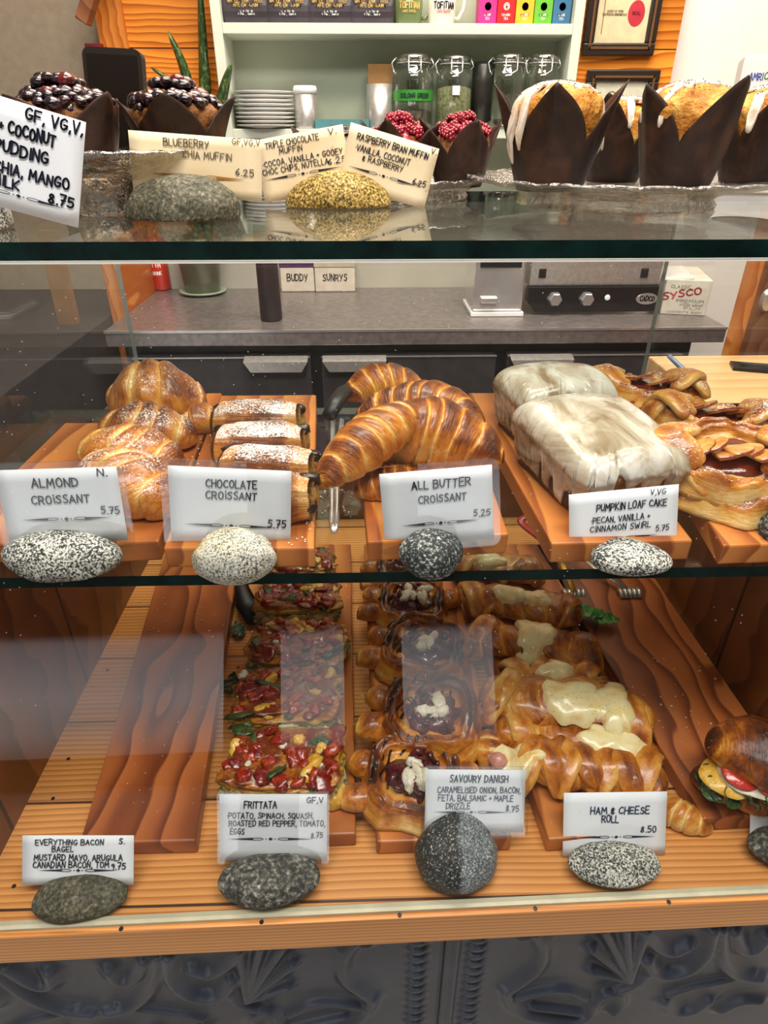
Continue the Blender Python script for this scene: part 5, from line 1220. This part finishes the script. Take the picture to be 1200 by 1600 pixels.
def mug(label, cx, w, colr, ink1, ink2):
    p = onY(cx, 25, 2.13); r = w / 2; root = thing('mug', label, 'mug', (p.x, 2.135, zu + .0006), (0, 0, radians(4))); m = plain(label[:12], colr, .25, .5, coat=.4)
    MB().lathe([(r * .86, 0), (r * .9, .004), (r * .97, .03), (r, .10), (r * .96, .10), (r * .9, .012), (0, .010)], 48).build('cup', m, root, smooth=True)
    MB().tube([(r * .9 * 1, 0, .085), (r * 1.3, 0, .086), (r * 1.62, 0, .062), (r * 1.55, 0, .035), (r * 1.2, 0, .016), (r * .9, 0, .016)], .0058, 12, sx=.8).build('handle', m, root, smooth=True)
    V = []; F = []; text_geo('TOFITIAN', -.027, .029, .033, .013, V, F, .2, .0, 0, seed=2)
    mk('lettering', [(r * 1.012 * sin(v[0] / r), -r * 1.012 * cos(v[0] / r), v[1]) for v in V], F, ink1, root, smooth=False)
    V = []; F = []; text_geo('CAFE BAKED', -.019, .018, .024, .005, V, F, .18, .0, .1, seed=2)
    mk('small_print', [(r * 1.012 * sin(v[0] / r), -r * 1.012 * cos(v[0] / r), v[1]) for v in V], F, ink2, root, smooth=False); V = []; F = []
    ink_strokes([[(-.021, .052), (-.012, .052), (-.006, .064), (.0, .058), (.008, .068), (.014, .052), (.022, .054)]], .0022, V, F)
    mk('mountain_emblem', [(r * 1.012 * sin(v[0] / r), -r * 1.012 * cos(v[0] / r), v[1]) for v in V], F, ink1, root, smooth=False)
mug('olive green mug with gold lettering on the upper shelf', 637, .080, (.14, .19, .075), M['gold'], M['gold'])
mug('pale cream mug with dark lettering on the upper shelf', 690, .076, (.80, .75, .64), M['ink'], M['red_p'])
for cx, c, nm in ((762, (.62, .02, .22), 'pink'), (791, (.66, .01, .012), 'red'), (820, (.80, .42, .02), 'yellow'), (849, (.12, .42, .03), 'green'), (878, (.035, .14, .27), 'blue')):
    p = onY(cx, 20, 2.105); k = sc(cx, 20, 2.105); w = 28 * k; root = thing('tea_box', nm + ' tea box in the row of bright boxes on the upper shelf', 'box', (p.x, 2.105, zu + .0006), (0, 0, radians(3 if nm == 'red' else 0)), 'tea boxes on the upper shelf')
    boxo('carton', -w / 2, w / 2, 0, .055, 0, .13, plain(nm + ' card', c, .45), root, bevel=.001)
    boxo('title_label', -w * .44, w * .44, -.0006, 0, .056, .074, M['white_p'], root)
    MB().lathe([(.0, 0), (.0085, 0)], 20).build('leaf_emblem', M['white_p'], root, loc=(0, -.0006, .038), rot=(pi / 2, 0, 0))
    MB().lathe([(.0, 0), (.0025, 0)], 6).build('emblem_mark', plain(nm + ' mark', tuple(q * .5 for q in c), .5), root, loc=(0, -.001, .037), rot=(pi / 2, 0, 0))
    flat_text('small_print', [('ORGANIC', -w * .25, w * .25, .018, .005), ('TEA', -w * .12, w * .12, .010, .005)], M['white_p'], root, (0, -.0002, 0), (1, 0, 0), (0, 0, 1))
# ---- lower shelf
p = onY(415, 180, 2.13); k = sc(415, 170, 2.13)
for i in range(9):
    z = zl + i * .0098; r = (92 + (i % 3)) * k / 2; o = MB().lathe([(r * .55, 0), (r * .62, .001), (r * .98, .0075), (r, .0085), (r * .98, .0092), (r * .66, .004), (0, .003)], 56).build('dinner_plate', M['white'], smooth=True, loc=(p.x + .0012 * sin(i * 2), 2.13, z + .0006))
    tag(o, ['lowest', 'second lowest', 'third lowest', 'fourth lowest', 'middle', 'fourth from the top', 'third from the top', 'second from the top', 'topmost'][i if i < 4 else i] + ' white plate in the stack on the lower shelf', 'plate', 'stacked white plates')
def canister(name, label, cx, w, h, Y, lid):
    p = onY(cx, 170, Y); r = w * sc(cx, 170, Y) / 2; root = thing(name, label, 'canister', (p.x, Y, zl + .0006))
    MB().lathe([(r * .97, 0), (r, .003), (r, h), (r * .94, h), (r * .94, .01), (0, .01)], 48).build('body', M['steel'], root, smooth=True)
    if lid: MB().lathe([(r * 1.04, h - .016), (r * 1.04, h - .003), (r * .95, h + .003), (0, h + .003)], 48).build('lid', M['white_p'], root, smooth=True)
canister('sugar_shaker', 'steel shaker with a white lid beside the white plates', 478, 35, .098, 2.125, True)
canister('steel_tin', 'open steel tin beside the jars on the lower shelf', 593, 40, .105, 2.125, False)
o = boxo('cardboard_slip', -.034, .034, -.003, .003, 0, .155, plain('kraft card', (.42, .22, .075), .7), loc=(onY(594, 150, 2.185).x, 2.172, zl)); tag(o, 'brown card standing behind the steel tin', 'card')
root = thing('tray', 'teal rimmed tray lying on the lower shelf', 'tray', (onY(535, 185, 2.14).x, 2.14, zl + .0006)); teal = plain('teal enamel', (.08, .23, .26), .35)
MB().box(-.075, .075, -.05, .05, 0, .006).build('base', teal, root)
for a in ((-.075, .075, -.05, -.046, .006, .022), (-.075, .075, .046, .05, .006, .022), (-.075, -.071, -.046, .046, .006, .022), (.071, .075, -.046, .046, .006, .022)): boxo('rim', *a, teal, root)
def jar(label, cx, w, ytop, Y, fillm, fill_h, band=None, lab=False, inner=None):
    p = onY(cx, 170, Y); k = sc(cx, 150, Y); r = w * k / 2; root = thing('clip_top_jar', label, 'jar', (p.x, Y, zl + .0006), group='clip top glass jars on the lower shelf'); h = PY(cx, ytop, Y).z - zl; hb = h * .80
    MB().lathe([(0, .002), (r * .9, .002), (r, .012), (r, hb * .82), (r * .96, hb * .9), (r * .78, hb), (r * .78, hb + h * .06)], 48).build('glass_body', M['jar'], root, smooth=True)
    MB().lathe([(r * .84, hb + h * .065), (r * .86, hb + h * .10), (r * .80, hb + h * .15), (r * .3, hb + h * .17), (0, hb + h * .17)], 40).build('glass_lid', M['jar_lid'], root, smooth=True)
    mb = MB(); mb.tube([(r * .82 * cos(a), r * .82 * sin(a), hb + h * .045) for a in np.linspace(0, 2 * pi, 40)], .0018, 7); mb.tube([(-r * .86, -.004, hb + h * .12), (-r * 1.08, -.004, hb + h * .05), (-r * .98, -.01, hb - h * .06), (-r * .86, -.012, hb - h * .10)], .0017, 7); mb.tube([(r * .86, 0, hb + h * .12), (r * 1.02, 0, hb + h * .02), (r * .86, 0, hb - h * .02)], .0017, 7)
    mb.tube([(-r * .3, -r * .86, hb + h * .13), (-r * .3, -r * .95, hb - h * .06), (0, -r * .97, hb - h * .10), (r * .3, -r * .95, hb - h * .06), (r * .3, -r * .86, hb + h * .13)], .0016, 7)
    mb.build('wire_clip', M['silver'], root, smooth=True)
    if fill_h: 
        V = []; rr = r * .93
        MB().lathe([(0, .006), (rr * .96, .006), (rr, .016), (rr, hb * fill_h), (rr * .6, hb * fill_h + .006), (0, hb * fill_h + .004)], 40).build('contents', fillm, root, smooth=True)
    if band: 
        MB().lathe([(r * 1.012, h * .36), (r * 1.012, h * .50)], 48, cap=False).build('tape_label', band, root, smooth=True)
        V = []; F = []; text_geo('OOLONG GREEN', -r * .7, r * .75, h * .40, h * .055, V, F, .2, .05, 0); mk('tape_writing', [(r * 1.03 * sin(v[0] / r), -r * 1.03 * cos(v[0] / r), v[1]) for v in V], F, M['ink'], root, smooth=False)
    if lab: boxo('paper_tag', -.010, .010, -r * 1.02, -r * 1.005, h * .44, h * .56, M['white_p'], root)
M['jar'] = glass('jar glass', (.90, .93, .90), base=.14); M['jar_lid'] = glass('thick jar lid glass', (.80, .84, .82), base=.38)
herb = blotch('dried green herbs', [(.05, .06, .02), (.18, .20, .09), (.30, .28, .16)], 150, .9, 0.0, .8); beans = blotch('dark roasted beans', [(.012, .010, .006), (.05, .04, .022)], 160, .7, .1, .8); pale = blotch('pale dried flakes', [(.25, .20, .12), (.50, .42, .30)], 120, .9, 0.0, .8)
jar('clip top jar with a green tape label, leftmost of the jars', 645, 62, 80, 2.115, beans, .28, plain('green tape', (.03, .22, .025), .5))
jar('clip top jar of dried green herbs, second of the jars', 708, 56, 82, 2.12, herb, .66, lab=True)
jar('empty looking clip top jar above the first poppy seed muffin', 789, 58, 80, 2.12, beans, .12)
jar('clip top jar nearest the right side of the shelf', 842, 52, 80, 2.12, pale, .25)
o = MB().lathe([(.030, 0), (.031, .15), (.025, .158), (0, .158)], 36).build('dark_jar', plain('dark metal jar', (.05, .05, .045), .3, .5, .6), smooth=True, loc=(onY(752, 150, 2.165).x, 2.150, zl + .0006)); tag(o, 'dark metal jar standing between the second and third glass jars', 'jar')
# ---- framed certificates
def frame(label, cx0, cx1, cyb, cyt, z_top, kind):
    Y = YW - .002; a = PY(cx0, cyb, Y); b = PY(cx1, cyb, Y); t_ = PY(cx0, cyt, Y).z if z_top is None else z_top; w = b.x - a.x; h = t_ - a.z
    root = thing('framed_certificate', label, 'picture frame', (a.x, Y - .001, a.z)); fw = .030; fr = plain('black brown frame', (.022, .014, .010), .35, .5); lip = plain('bronze lip', (.22, .10, .04), .35, .5, .4)
    m = MB()
    for q in ((0, w, 0, fw), (0, w, h - fw, h), (0, fw, fw, h - fw), (w - fw, w, fw, h - fw)): m.box(q[0], q[1], -.020, 0, q[2], q[3])
    m.build('frame', fr, root, bevel=.004); m = MB(); e = .006
    for q in ((fw * .55, w - fw * .55, fw * .5, fw * .5 + e), (fw * .55, w - fw * .55, h - fw * .5 - e, h - fw * .5), (fw * .5, fw * .5 + e, fw * .5, h - fw * .5), (w - fw * .5 - e, w - fw * .5, fw * .5, h - fw * .5)): m.box(q[0], q[1], -.0225, -.019, q[2], q[3])
    m.build('bronze_lip', lip, root); boxo('certificate', fw, w - fw, -.010, -.006, fw, h - fw, plain('aged paper', (.86, .72, .46) if kind == 0 else (.80, .74, .60), .7), root)
    o = (0, -.010, 0); ux, uy = (1, 0, 0), (0, 0, 1); inkp = plain('small brown print', (.25, .10, .03), .6)
    if kind == 0:
        flat_text('printed_text', [('TOWN OF TOFINO', w * .36, w * .60, h * .66, .006), ('BUSINESS LICENCE', w * .36, w * .62, h * .60, .006), ('FEE', w * .28, w * .35, h * .50, .006), ('DATE', w * .28, w * .36, h * .48, .006), ('LICENCE NO 204', w * .56, w * .74, h * .485, .006), ('DISTRICT OF TOFINO', w * .28, w * .50, h * .275, .005), ('TO BE POSTED IN A CONSPICUOUS PLACE', w * .22, w * .55, h * .255, .005)], inkp, root, o, ux, uy)
        boxo('margin_rule', fw + .018, fw + .020, -.0105, -.010, fw + .02, h - fw - .02, inkp, root)
        s = MB().lathe([(0, 0), (.0235, 0), (.0235, .0008), (0, .0008)], 36).build('red_seal', plain('red seal', (.62, .035, .06), .5), root, loc=(w * .68, -.0102, h * .27), rot=(pi / 2, 0, 0)); s.scale = (1, 1.25, 1)
        flat_text('seal_print', [('SEAL', -.012, .012, -.003, .007)], plain('dark seal print', (.15, .01, .02), .5), root, (w * .68, -.0112, h * .27), ux, uy)
    else:
        flat_text('printed_text', [('DISTRICT OF', w * .50, w * .64, h * .66, .006), ('TOFINO', w * .50, w * .68, h * .585, .013), ('BUSINESS LICENCE', w * .42, w * .68, h * .54, .006)], M['ink'], root, o, ux, uy)
        V = []; F = []; ink_strokes([[(.021 * cos(a), .027 * sin(a)) for a in np.linspace(0, 2 * pi, 30)], [(-.010, -.012), (-.004, .010), (.006, .012), (.009, -.004), (.002, -.014)], [(-.006, .002), (.004, .004)]], .0022, V, F)
        mk('oval_emblem', [(w * .38 + v[0], -.0104, h * .62 + v[1]) for v in V], F, inkp, root, smooth=False)
    boxo('glazing', fw, w - fw, -.0145, -.0135, fw, h - fw, M['pane'], root)
frame('large black framed licence with a red seal, right of the shelf unit', 906, 1017, 88, -150, PY(906, 88, YW).z + .36, 0)
frame('smaller black framed certificate with an oval emblem, below the large one', 899, 1006, 240, 109, None, 1)
# ---- things standing on the worktop
zc = ZC + .0006
def onC(cx, cy): return PZ(cx, cy, zc)
p = onC(318, 458); root = thing('potted_snake_plant', 'snake plant in an olive pot on a saucer, left end of the worktop', 'plant', (p.x, p.y, zc)); olive = plain('olive glazed pot', (.10, .105, .06), .3, .5, coat=.3)
MB().lathe([(.044, 0), (.072, .006), (.075, .012), (.070, .012), (.046, .006), (0, .006)], 48).build('saucer', plain('sage glazed saucer', (.30, .38, .27), .3, .5, coat=.4), root, smooth=True)
MB().lathe([(.052, .007), (.054, .01), (.070, .15), (.074, .152), (.074, .17), (.066, .17), (.064, .15), (0, .148)], 48).build('pot', olive, root, smooth=True)
MB().lathe([(0, .15), (.064, .152)], 30).build('soil', plain('potting soil', (.03, .02, .012), .9), root)
snake = None
def blade(px, w, seed):
    P = smo(px, 3); k = len(P); V = []
    for i, q in enumerate(P):
        u = i / (k - 1); ww = w * (sin(pi * min(1, .18 + .8 * u)) ** .6) * (1 - u ** 6); 
        for s in (-1, 0, 1): V.append((q[0] + s * ww, q[1] + .010 * abs(s) - .004 * s * sin(u * 3 + seed), q[2]))
    o = mk('leaf_blade', V, gridf(k, 3), M['snake'], root); m = o.modifiers.new('solid', 'SOLIDIFY'); m.thickness = .0022
def snake_mat():
    t = NT('snake plant leaf'); v = t.co('Object', (1, 1, 1)); n = t.noise(v, 60, 3, .6, 1.0); c = t.ramp(n, [(.35, (.012, .035, .010)), (.55, (.035, .085, .022)), (.68, (.22, .25, .05))]); return t.pbr(c, .3, .5, coat=.3)
M['snake'] = snake_mat()
def lp(cx, cy, dy=0.0): q = PY(cx, cy, p.y + dy); return (q.x - p.x, dy, q.z - zc)
for pts, w in (([lp(314, 398), lp(318, 250), lp(318, 100), lp(310, -40)], .014), ([lp(308, 398, -.02), lp(305, 200, -.03), lp(290, 110, -.05), lp(262, 50, -.06)], .014), ([lp(300, 398, .0), lp(290, 170, -.03), lp(270, 128, -.05), lp(236, 106, -.06)], .013), ([lp(322, 398, -.05), lp(338, 190, -.10), lp(348, 140, -.115), lp(360, 98, -.125)], .015), ([lp(318, 398, .02), lp(322, 180), lp(322, 130), lp(320, 80)], .012), ([lp(312, 398, .02), lp(316, 200), lp(318, 120), lp(314, 70)], .014), ([lp(306, 398, .01), lp(300, 200), lp(297, 150), lp(293, 112)], .010)): blade(pts, w, len(pts))
p = onC(254, 452); root = thing('red_can', 'red drinks can with white print beside the plant pot', 'can', (p.x, p.y, zc)); r = 14 * DEP(p)
MB().lathe([(r * .85, 0), (r, .006), (r, .15), (r * .85, .16), (0, .16)], 36).build('body', plain('red can paint', (.60, .035, .015), .35, .5, coat=.3), root, smooth=True)
V = []; F = []; ink_strokes([[(.010 * cos(a), .108 + .010 * sin(a)) for a in np.linspace(0, 2 * pi, 16)]], .005, V, F); text_geo('1 TH', -.013, .013, .074, .014, V, F, .2, 0, 0); text_geo('DRINK', -.014, .014, .050, .010, V, F, .2, 0, 0)
mk('print', [(r * 1.02 * sin(v[0] / r), -r * 1.02 * cos(v[0] / r), v[1]) for v in V], F, M['white_p'], root, smooth=False)
def tub(label, cx, wpx, word, lidm):
    p = onC(cx, 456); k = DEP(p); w = wpx * k; root = thing('label_box', label, 'box', (p.x, p.y, zc)); boxo('box', -w / 2, w / 2, 0, .09, 0, .075, plain('pale tub', (.62, .56, .46), .5), root, bevel=.003); boxo('lid', -w / 2 - .002, w / 2 + .002, -.002, .092, .075, .105, lidm, root, bevel=.003)
    flat_text('handwriting', [(word, -w * .30, w * .30, .034, .020)], M['ink'], root, (0, -.001, 0), (1, 0, 0), (0, 0, 1), w=.13)
tub('pale box with a purple lid on the worktop', 466, 52, 'BUDDY', plain('purple lid', (.06, .015, .07), .5)); tub('pale box with a beige lid right of the purple one', 524, 62, 'SUNRYS', plain('beige lid', (.45, .40, .30), .5))
p = onC(423, 502); o = MB().lathe([(.028, 0), (.030, .004), (.029, .16), (.027, .24), (.016, .27), (0, .275)], 40).build('pepper_mill', plain('dark brown lacquer', (.030, .018, .020), .45), smooth=True, loc=(p.x, p.y + .02, zc)); tag(o, 'tall dark brown cylinder near the front edge of the worktop', 'pepper mill')
# toaster with a bright front and the small oven
p = onC(776, 494); root = thing('toaster', 'chrome appliance with a mirror-like front left of the small oven', 'toaster', (p.x, p.y, zc)); k = DEP(p); w = 78 * k
boxo('body', -w / 2, w / 2, 0, .16, .012, .20, M['silver'], root, bevel=.008); boxo('base_plate', -w / 2 - .004, w / 2 + .004, -.006, .165, 0, .012, M['white'], root, bevel=.002); boxo('lever', -w * .36, -w * .02, -.014, -.0, .038, .054, M['steel'], root, bevel=.003); boxo('dark_slot', -w * .4, w * .4, -.002, .001, .13, .19, M['black'], root)
p = onC(922, 490); root = thing('countertop_oven', 'small steel oven with a black control strip and two square knobs', 'oven', (p.x, p.y, zc)); k = DEP(p); w = 205 * k; h = .245
boxo('body', -w / 2 + .004, w / 2, .004, .23, .075, h + .1, M['steel'], root, bevel=.006)
mb = MB(); P = [(-w / 2, .008 + .03), (-w / 2, .075), (w / 2, .075), (w / 2, .008), (-w / 2 + .025, .008)]; n_ = len(P)
mb.add([(x, -.012, z) for x, z in P] + [(x, .02, z) for x, z in P], [tuple(range(n_)), tuple(range(n_, 2 * n_))[::-1]] + [(i, n_ + i, n_ + (i + 1) % n_, (i + 1) % n_) for i in range(n_)])
mb.build('control_strip', plain('gloss black strip', (.010, .009, .010), .2, .5, coat=.5), root)
for x in (-w * .30, -w * .06):
    q = MB().lathe([(.0, .022), (.016, .022), (.0185, .018), (.020, 0), (0, 0)], 6).build('knob', M['silver'], root, loc=(x, -.012, .045), rot=(pi / 2, 0, 0))
q = MB().lathe([(0, .004), (.007, .003), (.008, 0)], 20).build('indicator_lamp', None or plain('pale lamp lens', (.75, .95, .92), .2, .5), root, loc=(w * .10, -.012, .047), rot=(pi / 2, 0, 0))
q = MB().lathe([(0, .002), (.030, .002), (.031, 0)], 40).build('brand_badge', M['silver'], root, loc=(w * .40, -.012, .043), rot=(pi / 2, 0, 0)); q.scale = (1, .5, 1)
flat_text('badge_lettering', [('CADCO', -.020, .020, -.006, .013)], M['ink'], root, (w * .40, -.0142, .043), (1, 0, 0), (0, 0, 1), w=.2)
for x in (-w * .40, w * .36): boxo('foot_pad', x - .01, x + .01, .001, .005, .098, .122, M['black'], root)
p = onC(1066, 492); root = thing('wrap_box', 'white and cream carton with red lettering at the right end of the worktop', 'box', (p.x, p.y, zc), (0, 0, radians(-14))); k = DEP(p); w = 66 * k; cart = plain('cream carton', (.74, .70, .60), .6)
boxo('carton', -w / 2, w / 2, 0, .22, 0, .095, cart, root, bevel=.002); boxo('flap', -w / 2 + .002, w * .15, .004, .2, .0955, .099, M['white'], root, rot=(0, radians(-4), 0))
flat_text('red_lettering', [('SYSCO', -w * .42, w * .40, .050, .018)], M['red_p'], root, (0, 0, 0), (1, 0, .22), (-.22, 0, 1), w=.26)
flat_text('grey_print', [('CLASSIC', -w * .38, w * .05, .072, .008), ('PREMIUM', -w * .2, w * .40, .034, .008), ('FOOD WRAP', -w * .1, w * .40, .024, .006), ('FILM', .0, w * .36, .015, .006), ('CONTENTS 300M', -w * .36, w * .40, .005, .005)], plain('grey print', (.14, .13, .12), .6), root, (0, 0, 0), (1, 0, 0), (0, 0, 1))
# left: hanging wooden bar, leaning tablet, wooden bracket
p = PY(110, 507, .90); zt = ZT - .013 - p.z
o = MB().hexa([(-.013, -.008, 0), (.011, -.008, 0), (.011, .010, 0), (-.013, .010, 0)], [(-.011, -.008, zt), (.013, -.008, zt), (.013, .010, zt), (-.011, .010, zt)]).build('wooden_post', plain('pale brown wood', (.36, .17, .065), .5, var=.1), bevel=.002, loc=tuple(p)); tag(o, 'pale brown wooden bar hanging under the glass top at the left', 'wooden bar')
p = PY(172, 150, .935); root = thing('card_reader', 'dark phone sized card reader leaning behind the blueberry muffins', 'card reader', (p.x, .925, ZT + .001), (radians(-8), radians(3), radians(-6)))
V, F = plate_geo(rrect(-.036, .036, .002, .155, .009), -.006, .006); mk('case', [(v[0], v[2], v[1]) for v in V], [f[::-1] for f in F], plain('dark brown casing', (.020, .013, .010), .35, .5), root, smooth=False); boxo('screen', -.031, .031, -.0068, -.006, .02, .148, plain('dark glass screen', (.012, .008, .006), .15, .5), root)
boxo('foot', -.025, .025, .006, .03, .001, .02, M['black'], root)
p = PY(128, 34, 2.14); o = boxo('wooden_rail', 0, .30, -.012, .03, -.016, .016, M['walnut'], bevel=.003, loc=tuple(p), rot=(0, radians(-58), 0)); tag(o, 'brown wooden rail end sticking out beside the orange planks', 'rail')
p = PY(148, 78, 2.21); o = boxo('red_book', -.022, .022, -.01, .0135, -.035, .014, plain('dark red cover', (.20, .012, .015), .5), loc=(p.x, 2.21, p.z)); tag(o, 'small dark red block fixed to the trim, just above the card reader', 'box')
# right: maple worktop, brown cupboard, white box
zw = EYE - .40; a = PZ(1013, 556, zw); root = thing('maple_counter', 'pale maple worktop behind the right end of the case', 'counter', (a.x, a.y, 0))
boxo('worktop', 0, 1.1, -.36, 0, zw - .045, zw, M['maple'], root, bevel=.003); boxo('cabinet', .03, 1.07, -.34, -.02, .0, zw - .045, M['walnut'], root)
p = PZ(1190, 578, zw); root = thing('metal_bracket', 'dark slotted metal strip lying on the pale maple worktop', 'bracket', (p.x, p.y, zw), (0, 0, radians(-18)))
boxo('strip', -.055, .16, -.022, .022, 0, .007, M['black'], root, bevel=.001); boxo('rib', -.04, .16, -.006, .006, .007, .011, plain('worn grey steel', (.09, .09, .09), .35, .5, .6), root)
p0, p1 = PZ(1045, 556, zw + .03), PZ(1079, 588, zw + .006); root = thing('blue_pen', 'translucent blue pen on the maple worktop behind the apple danishes', 'pen', tuple(p0)); d = Vector(p1) - Vector(p0)
MB().tube([(0, 0, 0), tuple(d * .3), tuple(d * .8), tuple(d)], [.0042, .0048, .0048, .0040], 14).build('barrel', plain('grey blue plastic', (.14, .22, .38), .25, .5, coat=.4), root, smooth=True); MB().tube([tuple(d * 1.0), tuple(d * 1.04)], [.0048, .0044], 12).build('cap', plain('dark blue cap', (.05, .09, .2), .3), root, smooth=True)
Yb = a.y + .10; pa = PY(1137, 551, Yb); root = thing('brown_cupboard', 'tall brown wooden cupboard side at the right behind the maple worktop', 'cupboard', (pa.x, Yb, 0)); boxo('door', .024, .9, .0, .024, 0, 1.33, M['walnut'], root); boxo('edge_strip', 0, .024, -.003, .024, 0, 1.33, M['orange_v'], root); 
q = MB().lathe([(0, .012), (.012, .010), (.016, 0)], 24).build('door_knob', M['steel'], root, loc=(PY(1197, 470, Yb).x - pa.x, 0, PY(1197, 470, Yb).z), rot=(pi / 2, 0, 0)); q.scale = (1, 1.6, 1)
p = PY(1180, 150, .92); root = thing('display_box', 'white carton with small blue and green lettering at the upper right', 'box', (p.x + .012, .92, ZT + .001), (radians(-6), 0, radians(-16)))
boxo('carton', -.030, .08, 0, .035, .0, .150, M['white'], root, bevel=.002); boxo('brown_panel', -.024, .0, -.0012, 0, .060, .105, plain('brown picture panel', (.16, .075, .045), .5), root)
flat_text('blue_lettering', [('AMRI', -.020, -.005, .124, .007)], plain('blue print', (.10, .12, .45), .5), root, (0, 0, 0), (1, 0, 0), (0, 0, 1)); flat_text('green_lettering', [('CLEAN', -.003, .018, .124, .007)], plain('green print', (.15, .42, .05), .5), root, (0, 0, 0), (1, 0, 0), (0, 0, 1))
